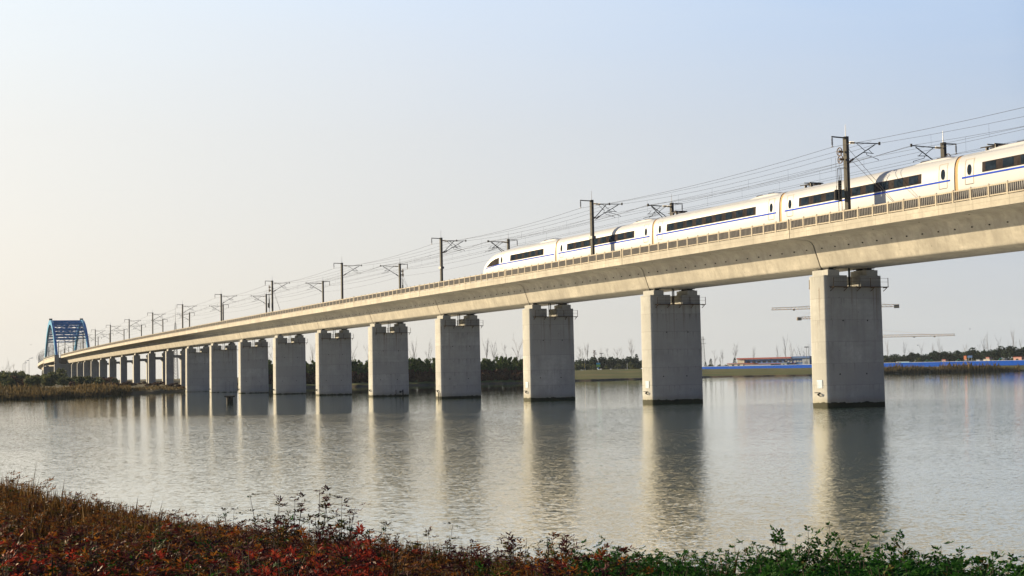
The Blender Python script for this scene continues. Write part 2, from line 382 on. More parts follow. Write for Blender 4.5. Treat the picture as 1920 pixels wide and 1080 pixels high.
WATER_SLOPE = .42
t = NT('lake_water'); c = t.coord(); WX, WY = t.xyz(c)[:2]
r3 = t.noise(c, 1.0, 2, .5, (.05, .09, 1.)); r4 = t.noise(c, 1., 3, .5, (.012, .03, 1))
calm = t.math('ADD', WY, t.math('ADD', t.math('MULTIPLY', t.math('SUBTRACT', r4, .5), 120.), t.math('MULTIPLY', WX, -.12)))
amp = t.ramp(t.math('DIVIDE', calm, 400.), [(.15, .66), (.23, 1.), (.32, 1.), (.40, .26), (1., .14)])
amp = t.math('MULTIPLY', amp, t.math('ADD', .62, t.math('MULTIPLY', r3, .8)))
slope = None
for sc_, st_, w_ in ((1., (1.0, 2.6, 1.), .16), (1., (3.6, 9., 1.), .46), (1., (9., 20., 1.), .66)):
    v = t.noise(c, sc_, 2, .55, st_, out='Color')
    q = t.new('ShaderNodeVectorMath', operation='SUBTRACT'); t.set(q.inputs[0], v); q.inputs[1].default_value = (.5, .5, .5)
    q2 = t.new('ShaderNodeVectorMath', operation='SCALE'); t.set(q2.inputs[0], q.outputs[0]); q2.inputs['Scale'].default_value = w_
    if slope is None: slope = q2.outputs[0]
    else: ad = t.new('ShaderNodeVectorMath', operation='ADD'); t.set(ad.inputs[0], slope); t.set(ad.inputs[1], q2.outputs[0]); slope = ad.outputs[0]
q = t.new('ShaderNodeVectorMath', operation='SCALE'); t.set(q.inputs[0], slope); t.set(q.inputs['Scale'], t.math('MULTIPLY', amp, WATER_SLOPE))
q2 = t.new('ShaderNodeVectorMath', operation='MULTIPLY'); t.set(q2.inputs[0], q.outputs[0]); q2.inputs[1].default_value = (2.4, 1., 0.)
q = t.new('ShaderNodeVectorMath', operation='ADD'); t.set(q.inputs[0], q2.outputs[0]); q.inputs[1].default_value = (0, 0, 1)
q2 = t.new('ShaderNodeVectorMath', operation='NORMALIZE'); t.set(q2.inputs[0], q.outputs[0]); t.set(t.bsdf.inputs['Normal'], q2.outputs[0])
M['water'] = t.fin((.034, .110, .078), .025, 0, .5); t.bsdf.inputs['IOR'].default_value = 1.40
gl = t.new('ShaderNodeBsdfGlossy'); gl.inputs['Color'].default_value = (.95, .94, .885, 1); gl.inputs['Roughness'].default_value = .03; t.set(gl.inputs['Normal'], q2.outputs[0])
mx = t.new('ShaderNodeMixShader'); mx.inputs[0].default_value = .66; t.t.links.new(t.bsdf.outputs[0], mx.inputs[1]); t.t.links.new(gl.outputs[0], mx.inputs[2]); t.t.links.new(mx.outputs[0], t.out.inputs['Surface'])
wm = MB(); wm.add([(-2700, -60, 0), (2700, -60, 0), (2700, 2700, 0), (-2700, 2700, 0)], [(0, 1, 2, 3)])
wo = wm.build('water', M['water']); tag(wo, 'calm rippled lake reflecting the hazy sky and the piers', 'water', kind='structure')

# ------------------------------------------------------------------ piers
def rrect(hx, hy, r, n=6):
    out = []
    for cx, cy, a0 in ((hx-r, hy-r, 0), (-hx+r, hy-r, 90), (-hx+r, -hy+r, 180), (hx-r, -hy+r, 270)):
        for i in range(n+1):
            a = R(a0+90*i/n); out.append((cx+r*math.cos(a), cy+r*math.sin(a)))
    return out
def half(hx, hy, r, yi, n=6):           # upper-y half of the rounded rectangle, cut at y = yi
    out = [(hx, yi)]
    for cx, cy, a0 in ((hx-r, hy-r, 0), (-hx+r, hy-r, 90)):
        for i in range(n+1):
            a = R(a0+90*i/n); out.append((cx+r*math.cos(a), cy+r*math.sin(a)))
    return out+[(-hx, yi)]
HX, HY, CR = 1.31, 3.335, .30
def platform(parent):
    for sx in (-1, 1):
        m = MB()
        xa, xb = sorted((sx*(HX+.01), sx*(HX+.62)))
        m.box(xa, xb, -3.62, 2.86, 11.30, 11.36)
        p = m.build('maintenance_platform', M['rust'], parent)
        for y in (2.75, 1.2, -.35, -1.95, -3.45):
            b = MB(); b.tube((sx*(HX+.6), y, 11.28), (sx*(HX+.01), y, 10.95), .04, 5); b.tube((sx*(HX+.6), y, 11.27), (sx*(HX+.01), y, 11.27), .035, 5); b.build('bracket', M['rust'], p)
        rl = MB()
        for y in (2.80, .75, -1.5, -3.58): rl.tube((sx*(HX+.58), y, 11.36), (sx*(HX+.58), y, 12.2), .035, 5)
        for z in (11.8, 12.15): rl.tube((sx*(HX+.58), 2.8, z), (sx*(HX+.58), -3.58, z), .016, 4)
        rl.build('guard_rail', M['rust'], p)
def seats(parent, ys, hw):
    for y in ys:
        m = MB(); m.box(-1.22, 1.22, y-hw, y+hw, 12.452, 12.98); pl = m.build('bearing_plinth', M['pier'], parent)
        for x in (-.62, .62):
            b = MB(); b.box(x-.42, x+.42, y-.42, y+.42, 12.98, 13.05); b.tube((x, y, 13.05), (x, y, 13.15), .36, 10); b.box(x-.45, x+.45, y-.45, y+.45, 13.15, 13.197)
            b.build('bearing', M['rubber'], pl)
def wall_pier(detail=True):
    e = empty('bridge_pier')
    m = MB(); pr = rrect(HX, HY, CR)
    zs = [-3., 0., 4., 8., 11.3]; n = len(pr)
    for a, b in zip(zs[:-1], zs[1:]):
        ka, kb = 1+(.012*(11.3-a)/11.3), 1+(.012*(11.3-b)/11.3)
        m.add([(x*ka, y*ka, a) for x, y in pr]+[(x*kb, y*kb, b) for x, y in pr], [(i, (i+1) % n, n+(i+1) % n, n+i) for i in range(n)])
    m.add([(x, y, 11.3) for x, y in pr], [tuple(range(n))])
    hp = half(HX, HY, CR, .78)
    m.prism(hp, 11.3, 12.45); m.prism([(-x, -y) for x, y in hp], 11.3, 12.45)
    for y, z in ((1.4, 8.15), (-1.45, 8.15), (1.95, 3.1), (-1.15, 3.1)): m.tube((-HX-.02-.002*(11-z), y, z), (-HX+.1, y, z), .075, 8, 1)
    m.build('pier_shaft', [M['pier'], M['hole']], e, 40)
    seats(e, (2.25, -2.25), .66)
    if detail: platform(e)
    dp = MB(); dp.tube((-.9, .25, 11.3), (-.9, .25, 13.2), .06, 6); dp.tube((-.3, -.3, 11.3), (-.3, -.3, 13.2), .07, 6); dp.build('drain_pipe', M['dsteel'], e)
    return e
def notice(parent, board=True):
    if board:
        m = MB(); y = HY*1.012+.005; m.box(-.50, .38, y, y+.03, 1.78, 2.58)
        b = m.build('notice_board', M['sign'], parent)
        s = MB(); y2 = y+.034
        s.box(-.46, .34, y2-.002, y2, 2.46, 2.53)
        for i, (a, z) in enumerate(((.28, 2.36), (.2, 2.26), (.3, 2.16), (.14, 2.06), (.25, 1.96))): s.box(-.38, a-.06, y2-.002, y2, z-.02, z+.012)
        s.box(-.2, .1, y2-.002, y2, 1.83, 1.88)
        s.build('faded_lines', M['sign_blue'], b)
    m = MB(); y = HY*1.012
    m.tube((-.05, y, 1.38), (.42, y+.28, 1.38), .035, 5); m.tube((-.05, y, 1.38), (-.05, y+.3, 1.2), .05, 5); m.tube((-.05, y+.3, 1.2), (-.05, y, 1.05), .05, 5)
    m.tube((-.15, y+.22, 1.32), (-.15, y+.22, 1.1), .12, 8, r2=.03)
    m.build('mooring_bracket', M['dsteel'], parent)
def twin_pier():
    e = empty('bridge_pier')
    hp = rrect(1.0, 1.1, .2, 4)
    for y in (2.2, -2.2):
        m = MB(); m.prism([(x, py+y) for x, py in hp], -2., 12.45); m.build('pier_column', M['pier'], e, 40)
    m = MB(); m.box(-.7, .7, -1.1, 1.1, 10.4, 11.25)
    m.add([(-.7, -1.1, 10.4), (.7, -1.1, 10.4), (.7, -1.1, 9.7), (-.7, -1.1, 9.7), (-.7, -.5, 10.4), (.7, -.5, 10.4)], [(0, 4, 5, 1), (3, 2, 5, 4), (0, 3, 4), (1, 5, 2)])
    m.build('tie_beam', M['pier'], e)
    seats(e, (2.2, -2.2), .6)
    return e
def place(o, s, z=0.):
    x, y, t = path(s); o.location = (x, y, z); o.rotation_euler = (0, 0, t+math.pi/2)
WALLTXT = {0: 'largest concrete lake pier, at the right with a white notice board and crane jibs behind',
           1: 'second largest concrete lake pier, white notice board low on its sunlit end',
           2: 'concrete lake pier third from the right, left of the green signboard',
           3: 'fourth lake pier from the right with a U-shaped pipe at its foot',
           4: 'fifth lake pier from the right with short black pipes low on its shaded face',
           5: 'sixth concrete lake pier from the right', 6: 'seventh concrete lake pier from the right, right of the dark mooring pile',
           7: 'eighth concrete lake pier from the right, behind the dark mooring pile', 8: 'second lake pier counted from the left shore',
           9: 'leftmost concrete wall pier standing in the lake, beside the muddy shore'}
protoA = wall_pier(); protoB = None
piers = []
for k in range(-1, 10):
    o = protoA if k == -1 else copy_tree(protoA)
    place(o, SPAN*k, GRADE*SPAN*k); piers.append(o)
    if k == -1: tag(o, 'concrete lake pier just beyond the right edge of the picture', 'bridge pier', 'wall piers standing in the lake'); continue
    tag(o, WALLTXT[k], 'bridge pier', 'wall piers standing in the lake')
    notice(o, k <= 2)
    if k == 3:
        m = MB(); y = HY*1.012+.05
        m.tube((-.1, y, .1), (-.1, y, 1.0), .05, 5); m.tube((-.75, y, .1), (-.75, y, 1.0), .05, 5); m.tube((-.1, y, .12), (-.75, y, .12), .05, 5); m.build('water_gauge_pipe', M['dsteel'], o)
    if k == 4:
        m = MB(); x = -HX*1.012-.05
        m.tube((x, -.85, .45), (x, -.85, 1.3), .06, 5); m.tube((x, -.85, .45), (x, -.6, .45), .06, 5); m.build('water_gauge_pipe', M['dsteel'], o)
        m = MB(); m.tube((x, -2.15, .4), (x, -2.15, 1.3), .1, 6); m.tube((x, -2.15, 1.05), (x, -1.72, .95), .05, 5); m.box(x-.15, x+.04, -1.8, -1.5, .75, 1.1); m.build('water_gauge_pipe', M['dsteel'], o)
# the outermost pier beyond the frame is only there for the span that rests on it
protoB = twin_pier()
far_ks = list(range(10, 20))
for i, k in enumerate(far_ks):
    o = protoB if i == 0 else copy_tree(protoB)
    place(o, SPAN*k, GRADE*SPAN*k)
    tag(o, ('twin-column concrete pier on the left bank, first beside the lake piers' if i == 0 else
            'twin-column concrete pier on the left bank, %s to the left of the lake piers' % nth(i)), 'bridge pier', 'twin-column piers on the left bank')

# ------------------------------------------------------------------ girder spans
prof = [(6.07, 16.35), (6.07, 15.93), (4.25, 15.79), (3.95, 15.71), (3.72, 15.55), (3.56, 15.32), (3.45, 15.0), (2.88, 13.42), (2.81, 13.28), (2.68, 13.2)]
sect = prof + [(-y, z) for y, z in prof[::-1]]
def girder_span():
    e = empty('bridge_span')
    m = MB(); x0, x1 = .09, SPAN-.09
    m.extrude_x(sect, x0, x1)
    rr = random.Random(3)
    for i in range(16):
        x = 1.2+2.02*i
        for sy in (1, -1):
            m.tube((x, sy*3.55, 14.98), (x, sy*3.3, 14.98), .055, 6, 1)
            if i % 3 == 1: m.tube((x+.7, sy*4.9, 15.82), (x+.7, sy*4.9, 15.9), .07, 6, 1)
    m.build('box_girder', [M['girder'], M['hole']], e, 35)
    for sy in (1, -1):
        m = MB(); ya, yb = sorted((sy*6.072, sy*6.27)); m.box(.045, SPAN-.045, ya, yb, 15.95, 16.77); m.build('parapet', M['parapet'], e)
        rl = MB(); yc = sy*6.20
        rl.box(.12, SPAN-.12, yc-.07, yc+.07, 17.60, 17.71)
        rl.box(.12, SPAN-.12, yc-.06, yc+.06, 16.83, 16.93)
        rob = rl.build('railing', M['rail_c'], e)
        for i in range(17):
            x = .2+i*(SPAN-.4)/16
            p = MB(); p.box(x-.085, x+.085, yc-.085, yc+.085, 16.77, 17.75); p.tube((x, yc, 17.75), (x, yc, 17.82), .05, 5); p.build('railing_post', M['rail_c'], rob)
        b = MB()
        for i in range(16):
            for j in range(8):
                x = .2+(i+(j+1)/9.)*(SPAN-.4)/16; b.box(x-.028, x+.028, yc-.065, yc+.065, 16.93, 17.60)
        b.build('baluster', M['baluster'], rob)
    m = MB()
    for y in (2.5, -2.5):
        m.box(.05, SPAN-.05, y-1.4, y+1.4, 16.352, 16.98)
        for q in (-.75, .75): m.box(.0, SPAN, y+q-.04, y+q+.04, 16.98, 17.2, 1)
    m.build('track_slab', [M['slab'], M['rust']], e)
    return e
def far_span():                          # the spans beyond the arch: same section, no separate bars
    e = empty('bridge_span'); m = MB(); m.extrude_x(sect, .06, SPAN-.06); m.build('box_girder', M['girder'], e, 35)
    for sy in (1, -1):
        m = MB(); ya, yb = sorted((sy*6.072, sy*6.27)); m.box(.025, SPAN-.025, ya, yb, 15.95, 16.77); m.box(.1, SPAN-.1, ya+.02, yb-.02, 16.83, 17.7); m.build('parapet', M['parapet'], e)
    return e
def place_span(o, s):
    x, y, _ = path(s); x2, y2, _ = path(s+SPAN)
    o.location = (x, y, GRADE*s); o.rotation_euler = (0, -math.atan(GRADE), math.atan2(y2-y, x2-x))
sp = girder_span()
for k in range(-1, 20):
    o = sp if k == -1 else copy_tree(sp)
    place_span(o, SPAN*k)
    if k == -1: lab = 'nearest concrete box girder span, right of the largest pier, under the rearmost train carriages'
    elif k < 9: lab = 'concrete box girder span between the %s and %s lake piers from the right' % (nth(k), nth(k+1))
    elif k == 9: lab = 'concrete box girder span from the leftmost lake pier to the left bank'
    else: lab = 'concrete box girder span over the left bank, %s one left of the lake' % nth(k-10)
    tag(o, lab, 'bridge span', 'box girder spans of the railway viaduct')
ARCH0, ARCH1 = SPAN*20+1.5, SPAN*20+111.
fs = far_span(); s = ARCH1+2.; i = 0
while s < 1650:
    o = fs if i == 0 else copy_tree(fs); place_span(o, s)
    tag(o, 'distant girder span of the viaduct curving away beyond the blue arch', 'bridge span', 'distant spans beyond the blue arch')
    p = copy_tree(protoB); place(p, s+SPAN, GRADE*(s+SPAN))
    tag(p, 'distant pier under the viaduct beyond the blue arch', 'bridge pier', 'distant piers beyond the blue arch')
    s += SPAN; i += 1

# ------------------------------------------------------------------ the blue arch bridge
ax0, ay0, at0 = path(ARCH0); ax1, ay1, _ = path(ARCH1)
arch = empty('arch_bridge', (ax0, ay0, GRADE*ARCH0), math.atan2(ay1-ay0, ax1-ax0)); LA = ARCH1-ARCH0
tag(arch, 'blue steel tied-arch railway bridge at the far left end of the viaduct', 'arch bridge')
RISE, ZB, RO = 19.6, 16.6, 8.0
def az_(u): return ZB+RISE*4*u*(1-u)
for sy in (1, -1):
    m = MB(); N = 36; vs = []
    for i in range(N+1):
        u = i/N; x = u*LA; z = az_(u); dz = RISE*4*(1-2*u); n = Vector((-dz, LA)).normalized()
        h = 1.25
        for (qx, qz) in ((n.x*h, n.y*h), (-n.x*h, -n.y*h)):
            for yy in (-.6, .6): vs.append((x+qx, sy*RO+yy, z+qz))
    fs_ = []
    for i in range(N):
        a = i*4; b = a+4
        for p, q in ((0, 1), (1, 3), (3, 2), (2, 0)): fs_.append((a+p, a+q, b+q, b+p))
    fs_ += [(0, 2, 3, 1), (N*4, N*4+1, N*4+3, N*4+2)]
    m.add(vs, fs_)
    for q in (-.9, .9): m.box(LA/2+q-.5, LA/2+q+.5, sy*RO-.8, sy*RO+.8, ZB+RISE+1.1, ZB+RISE+2.0, 1)
    m.build('arch_rib', [M['arch_lt'], M['dsteel']], arch, 30)
    for i in range(1, 14):
        u = i/14.; h = MB(); h.tube((u*LA, sy*RO, 16.9), (u*LA, sy*RO, az_(u)-1.), .09, 5); h.build('hanger', M['cable'], arch)
    m = MB(); m.box(-.5, LA+.5, sy*RO-.95, sy*RO+.95, 14.5, 16.95); m.build('tie_girder', M['girder'], arch)
    for x in (-.3, LA+.3):
        m = MB(); m.box(x-1.0, x+1.0, sy*RO-1.1, sy*RO+1.1, 13.4, 17.6); m.build('arch_foot', M['girder'], arch)
us = [.16, .22, .28, .335, .39, .445, .5, .555, .61, .665, .72, .78, .84]
for i, u in enumerate(us):
    m = MB()
    for h in (.75, -.75): m.tube((u*LA, -RO+.6, az_(u)+h), (u*LA, RO-.6, az_(u)+h), .32, 6)
    for j in range(6):
        y0, y1 = -RO+.6+j*(2*RO-1.2)/6, -RO+.6+(j+1)*(2*RO-1.2)/6
        a, b = (.75, -.75) if j % 2 else (-.75, .75); m.tube((u*LA, y0, az_(u)+a), (u*LA, y1, az_(u)+b), .11, 5)
    if i < len(us)-1:
        u2 = us[i+1]; um = (u+u2)/2
        m.tube((u*LA, 0, az_(u)), (u2*LA, RO-.6, az_(u2)), .2, 5); m.tube((u*LA, 0, az_(u)), (u2*LA, -RO+.6, az_(u2)), .2, 5)
    m.build('cross_brace', M['arch'], arch)
for x in (-.2, LA+.2):
    m = MB(); m.box(x-1.2, x+1.2, -RO+1.0, RO-1.0, 13.6, 16.2); m.build('end_cross_beam', M['maroon'], arch)
m = MB(); m.box(1.1, LA-1.1, -RO+1., RO-1., 15.4, 16.2); m.build('bridge_deck', M['slab'], arch)
for sy in (1, -1):
    m = MB(); m.box(0, LA, sy*9.1-.04, sy*9.1+.04, 17.75, 17.85); m.box(0, LA, sy*9.1-.04, sy*9.1+.04, 17.3, 17.38)
    for i in range(int(LA/2)): m.box(i*2., i*2.+.08, sy*9.1-.04, sy*9.1+.04, 16.95, 17.8)
    m.box(0, LA, min(sy*8.9, sy*9.2), max(sy*8.9, sy*9.2), 16.6, 16.94)
    m.build('side_railing', M['steel'], arch)
for s_, lab in ((ARCH0-.3, 'wide concrete pier under the near end of the blue arch bridge'), (ARCH1+.3, 'wide concrete pier under the far end of the blue arch bridge')):
    e = empty('bridge_pier'); place(e, s_, GRADE*s_)
    m = MB(); m.prism(rrect(1.9, 9.2, .4), -2., 13.0); m.build('pier_shaft', M['pier'], e, 40)
    m = MB()
    for y in (-7, -2.5, 2.5, 7): m.box(-1.2, 1.2, y-.8, y+.8, 13.0, 13.55 if abs(y) > 3 else 13.2)
    m.build('bearing_plinth', M['pier'], e)
    tag(e, lab, 'bridge pier')

# ------------------------------------------------------------------ catenary masts
MASTY, ZTOP = 5.57, 24.42
def cantilever(e, sg, dx=0., long=True, z_tip=23.9):
    """bracket reaching over the track; sg = +1 on the near side"""
    Y = lambda d: sg*(MASTY-.2-d)
    c = MB(); r = .05
    tip = 3.55 if long else 2.7
    c.tube((dx, Y(.75), z_tip), (dx*1.6, Y(tip), z_tip+.06), r*.9, 6)
    c.tube((dx, Y(.55), 22.42), (dx*1.5, Y(tip-.5), z_tip-.05), r, 6)
    c.tube((dx*1.2, Y(.95), z_tip), (dx*1.3, Y(1.95), 23.22), .03, 5)
    c.tube((dx*1.4, Y(2.3), 23.4), (dx*1.4, Y(2.72), 23.02), .028, 5)
    c.tube((dx*1.3, Y(1.7), 23.08), (dx*1.4, Y(2.85), 23.03), .034, 5)
    c.box(dx*1.6-.07, dx*1.6+.07, Y(tip)-.07, Y(tip)+.07, z_tip-.06, z_tip+.22)
    o = c.build('cantilever', M['dsteel'], e)
    for a, b in (((dx, Y(.02), z_tip), (dx, Y(.78), z_tip)), ((dx, Y(.02), 22.05), (dx, Y(.6), 22.46))):
        i = MB(); i.tube(a, b, .045, 6)
        A = Vector(a); B = Vector(b)
        for q in (.3, .42, .54, .66, .78, .9): P = A.lerp(B, q); D = (B-A).normalized()*.02; i.tube(P-D, P+D, .105, 8)
        i.build('insulator', M['insul'], o)
    s_ = MB(); s_.tube((dx*1.4, Y(2.1), 22.86), (dx*1.4, Y(3.35), 22.52), .026, 5); s_.tube((dx*1.4, Y(2.1), 22.86), (dx*1.4, Y(2.05), 23.05), .03, 5); s_.tube((dx*1.4, Y(3.35), 22.52), (dx*1.4, Y(3.38), 22.42), .03, 5)
    s_.build('steady_arm', M['dsteel'], o)
def wheel(e, sg, x, z, y_off):
    m = MB(); y = sg*(MASTY+y_off); n = 14; r0 = .36
    P = [(x+r0*math.cos(2*math.pi*i/n), y, z+r0*math.sin(2*math.pi*i/n)) for i in range(n)]
    for i in range(n): m.tube(P[i], P[(i+1) % n], .045, 5)
    for i in range(0, n, 3): m.tube((x, y, z), P[i], .025, 4)
    m.tube((x, y-sg*.35, z), (x, y+.1*sg, z), .10, 8)
    m.tube((x-.18, y-sg*.25, z), (x+.18, y-sg*.25, z), .05, 5)
    m.build('tension_wheel', M['rust'] if z > 0 else M['steel'], e)
def mast(sg, kind='plain'):
    e = empty('catenary_mast'); m = MB()
    y = sg*MASTY; hx = .24 if kind != 'far' else .16; hy = .15
    m.box(-hx, hx, y-hy, y-hy+.05, 16.35, ZTOP); m.box(-hx, hx, y+hy-.05, y+hy, 16.35, ZTOP); m.box(-.03, .03, y-hy+.05, y+hy-.05, 16.35, ZTOP)
    m.box(-hx, -hx+.06, y-hy+.05, y+hy-.05, 16.35, ZTOP)
    m.box(-.4, .4, y-.33, y+.33, 16.35, 16.75)
    m.build('mast_pole', M['mast'], e)
    r = MB(); r.tube((0, y, ZTOP), (0, y, ZTOP+1.1), .035, 6, r2=.02); r.build('lightning_rod', M['rod'], e)
    fb = MB(); fb.tube((0, y, ZTOP-.12), (0, y+sg*1.55, ZTOP-.08), .06, 6); fb.box(-.14, .14, y-.2, y+.2, ZTOP-.25, ZTOP-.02)
    f = fb.build('feeder_bracket', M['dsteel'], e)
    i = MB(); i.tube((0, y+sg*1.5, ZTOP-.1), (0, y+sg*1.5, ZTOP-.95), .04, 6)
    for q in range(6): z = ZTOP-.25-q*.1; i.tube((0, y+sg*1.5, z), (0, y+sg*1.5, z-.045), .085, 8)
    i.tube((-.12, y+sg*1.5, ZTOP-1.0), (.12, y+sg*1.5, ZTOP-1.0), .05, 6); i.build('insulator', M['insul'], f)
    if kind == 'overlap': cantilever(e, sg, -.45); cantilever(e, sg, .55, False, 24.05)
    else: cantilever(e, sg, 0.)
    if kind == 'overlap' and sg > 0:
        b = MB(); b.box(-.45, .45, y-.25, y+.28, 19.72, 20.05); b.build('switch_box', M['steel'], e)
    if kind == 'tension':
        for z, x in ((23.05, .15), (22.35, .05)): wheel(e, sg, x, z, .62)
        for x, z0, z1, k in ((.72, 18.75, 19.7, .21), (.25, 18.6, 20.5, .14)):
            wgt = MB()
            for q in range(12):
                z = z0+(z1-z0)*q/12; wgt.tube((x, y+sg*.62, z), (x, y+sg*.62, z+(z1-z0)/12*.8), k, 8)
            wgt.tube((x, y+sg*.62, z1), (x, y+sg*.62, z1+.35), .03, 4); wgt.tube((x, y+sg*.62, z1+.35), (x, y+sg*.62, 22.6), .012, 4)
            wgt.build('counterweight', M['dsteel'], e)
        gd = MB()
        for x in (.48, .02): gd.tube((x, y+sg*.62, 17.), (x, y+sg*.62, 21.6), .03, 5)
        gd.tube((.48, y+sg*.62, 21.6), (0, y+sg*.1, 21.6), .03, 5); gd.build('weight_guide', M['dsteel'], e)
        gw = MB(); gw.tube((-.2, y, 23.4), (-7.5, y, 16.8), .018, 4); gw.tube((-.2, y, 22.6), (-7.5, y, 16.8), .018, 4); gw.build('guy_wire', M['wire'], e)
    return e
protos = {}
NM = {0: 'tension', 1: 'overlap', 2: 'overlap', 4: 'tension'}; FM = {0: 'tension', 1: 'overlap', 2: 'overlap', 3: 'tension'}
MS = [-8+49.2*i for i in range(-2, 34)]
LNEAR = {0: 'catenary mast with wheels and hanging weights standing in front of the train at the right', 1: 'catenary mast standing in front of the train\'s second carriage',
         2: 'first near-side catenary mast left of the train nose', 4: 'near-side catenary mast left of the train with dark weights and wheels on it'}
LFAR = {0: 'catenary mast behind the train roof at the right, with a spoked wheel', 1: 'catenary mast whose double bracket shows above the roof behind the train\'s third carriage',
        2: 'far-side catenary mast rising just above the train nose', 3: 'far-side catenary mast with dark tension gear, first left of the train nose'}
for j, s in enumerate(MS):
    i = j-2
    for sg, kinds, LB in ((1, NM, LNEAR), (-1, FM, LFAR)):
        if i < 0: continue
        key = (sg, kinds.get(i, 'plain'))
        if key not in protos: protos[key] = mast(*key); o = protos[key]
        else: o = copy_tree(protos[key])
        place(o, s, GRADE*s)
        side = 'near-side' if sg > 0 else 'far-side'
        if i in LB: lab = LB[i]
        elif s < ARCH0: lab = '%s plain catenary mast on the viaduct, %s one left of the train nose' % (side, nth(i-2 if sg > 0 else i-3))
        elif s < ARCH1: lab = '%s catenary mast under the blue arch' % side
        else: lab = 'distant %s catenary mast on the curve beyond the blue arch' % side
        tag(o, lab, 'catenary mast', 'near-side catenary masts' if sg > 0 else 'far-side catenary masts')

# ------------------------------------------------------------------ overhead wires
def sagline(y, z, sag, r, name, parent, s_a=MS[0], s_b=MS[-1], stag=0., mat='wire', ph=0):
    pts = []
    for j in range(len(MS)-1):
        if MS[j] < s_a-.1 or MS[j+1] > s_b+.1: continue
        for q in range(8):
            u = q/8.; s = MS[j]+u*49.2; st = stag*((1 if (j+ph) % 2 else -1)*(1-u) + (-1 if (j+ph) % 2 else 1)*u)
            pts.append(world(s, y+st, z-sag*4*u*(1-u)))
    pts.append(world(min(MS[-1], s_b), y, z))
    m = MB(); m.pipe(pts, r, 4); return m.build(name, M[mat], parent)
for sg, nm in ((1, 'near'), (-1, 'far')):
    e = empty('overhead_line', world(0, sg*2.5, 22.4)); e.location = (0, 0, 0)
    tag(e, 'overhead line of messenger, contact wire and droppers above the %s' % ('train' if sg > 0 else 'empty far track'), 'overhead line', 'overhead lines')
    y0 = sg*(MASTY-.2-3.45)
    sagline(y0, 23.98, .62, .015, 'messenger_wire', e); sagline(y0, 22.42, .03, .014, 'contact_wire', e, stag=.15)
    d = MB()
    for j in range(len(MS)-1):
        if MS[j] > 700: break
        for q in range(1, 7):
            u = q/7.; s = MS[j]+u*49.2; d.tube(world(s, y0, 23.98-.62*4*u*(1-u)), world(s, y0, 22.38), .008, 3)
    d.build('dropper', M['wire'], e)['kind'] = 'stuff'
    # second pair running through the overlap
    o2 = sg*(MASTY-.2-2.65)
    sagline(o2, 24.12, .45, .014, 'messenger_wire', e, MS[2], MS[6], mat='wire'); sagline(o2, 22.85, .1, .013, 'contact_wire', e, MS[2], MS[6])
    fw_ = sagline(sg*(MASTY+1.5), ZTOP-1.02, .5, .017, 'feeder_wire', None)
    tag(fw_, 'feeder wire hung from the outer brackets of the %s masts' % ('near-side' if sg > 0 else 'far-side'), 'wire', 'feeder wires')
    pw = sagline(sg*(MASTY+.35), 22.1, .4, .013, 'protection_wire', None)
    tag(pw, 'lower return wire strung along the %s masts beneath the feeder' % ('near-side' if sg > 0 else 'far-side'), 'wire', 'return wires')

# ------------------------------------------------------------------ the train (local frame: origin below the rearmost gap, +x towards the nose)
TY = 2.5
train = empty('high_speed_train', (0, 0, 0))
tag(train, 'white high-speed train with a thin blue stripe and dark window bands running on the viaduct', 'train')
FYZ = [(.84, 0.), (.95, .055), (.985, .12), (1., .22), (1., .42), (.985, .55), (.965, .68), (.92, .78), (.83, .87), (.68, .94), (.45, .98), (.2, .998), (0., 1.)]
fyv = np.array([f_[0] for f_ in FYZ]); fzv = np.array([f_[1] for f_ in FYZ])
TIP = 79.9
def dims(s):                                # half width, bottom, top at station s
    q = TIP-s
    hw = float(np.interp(q, [0, .12, .4, .9, 1.6, 2.8, 4.5, 7], [.12, .5, .85, 1.12, 1.33, 1.53, 1.63, 1.65]))
    zt = float(np.interp(q, [0, .15, .5, 1.1, 2.0, 3.2, 4.6, 6.2, 8., 11.], [18.15, 18.5, 18.85, 19.3, 19.8, 20.28, 20.67, 20.93, 21.06, 21.12]))
    zb = float(np.interp(q, [0, .2, .8, 2.], [17.85, 17.7, 17.5, 17.42]))
    return hw, zb, zt
def skin_y(s, z):
    hw, zb, zt = dims(s); v = (z-zb)/(zt-zb); return hw*float(np.interp(v, fzv, fyv))
def ring(s, shrink=0.):
    hw, zb, zt = dims(s); hw -= shrink; zt -= shrink*.8
    P = [(hw*a, zb+(zt-zb)*b) for a, b in FYZ]
    P = P + [(-y, z) for y, z in P[-2::-1]]
    return [world(s, TY+y, z) for y, z in P]
def loft(m, S, shrink=0., cap=True, mi=0):
    rings = [ring(s, shrink) for s in S]; n = len(rings[0]); vs = [p for r_ in rings for p in r_]; f_ = []
    for i in range(len(S)-1):
        for k in range(n-1): f_.append((i*n+k, i*n+k+1, (i+1)*n+k+1, (i+1)*n+k))
        f_.append((i*n+n-1, i*n, (i+1)*n, (i+1)*n+n-1))
    if cap: f_ += [tuple(range(n))[::-1], tuple(range((len(S)-1)*n, len(S)*n))]
    m.add(vs, f_, mi)
def patch(m, s0, s1, zlo, zhi, off=.02, ns=12, nz=9, mi=0, sides=(1,)):
    """a skin-hugging panel; zlo, zhi may be functions of s"""
    lo = zlo if callable(zlo) else (lambda s: zlo); hi = zhi if callable(zhi) else (lambda s: zhi)
    for sd_ in sides:
        vs = []
        for i in range(ns+1):
            s = s0+(s1-s0)*i/ns
            for j in range(nz+1):
                z = lo(s)+(hi(s)-lo(s))*j/nz; vs.append(world(s, TY+sd_*(skin_y(s, z)+off), z))
        f_ = [(i*(nz+1)+j, (i+1)*(nz+1)+j, (i+1)*(nz+1)+j+1, i*(nz+1)+j+1) for i in range(ns) for j in range(nz)]
        if sd_ < 0: f_ = [q[::-1] for q in f_]
        m.add(vs, f_, mi)
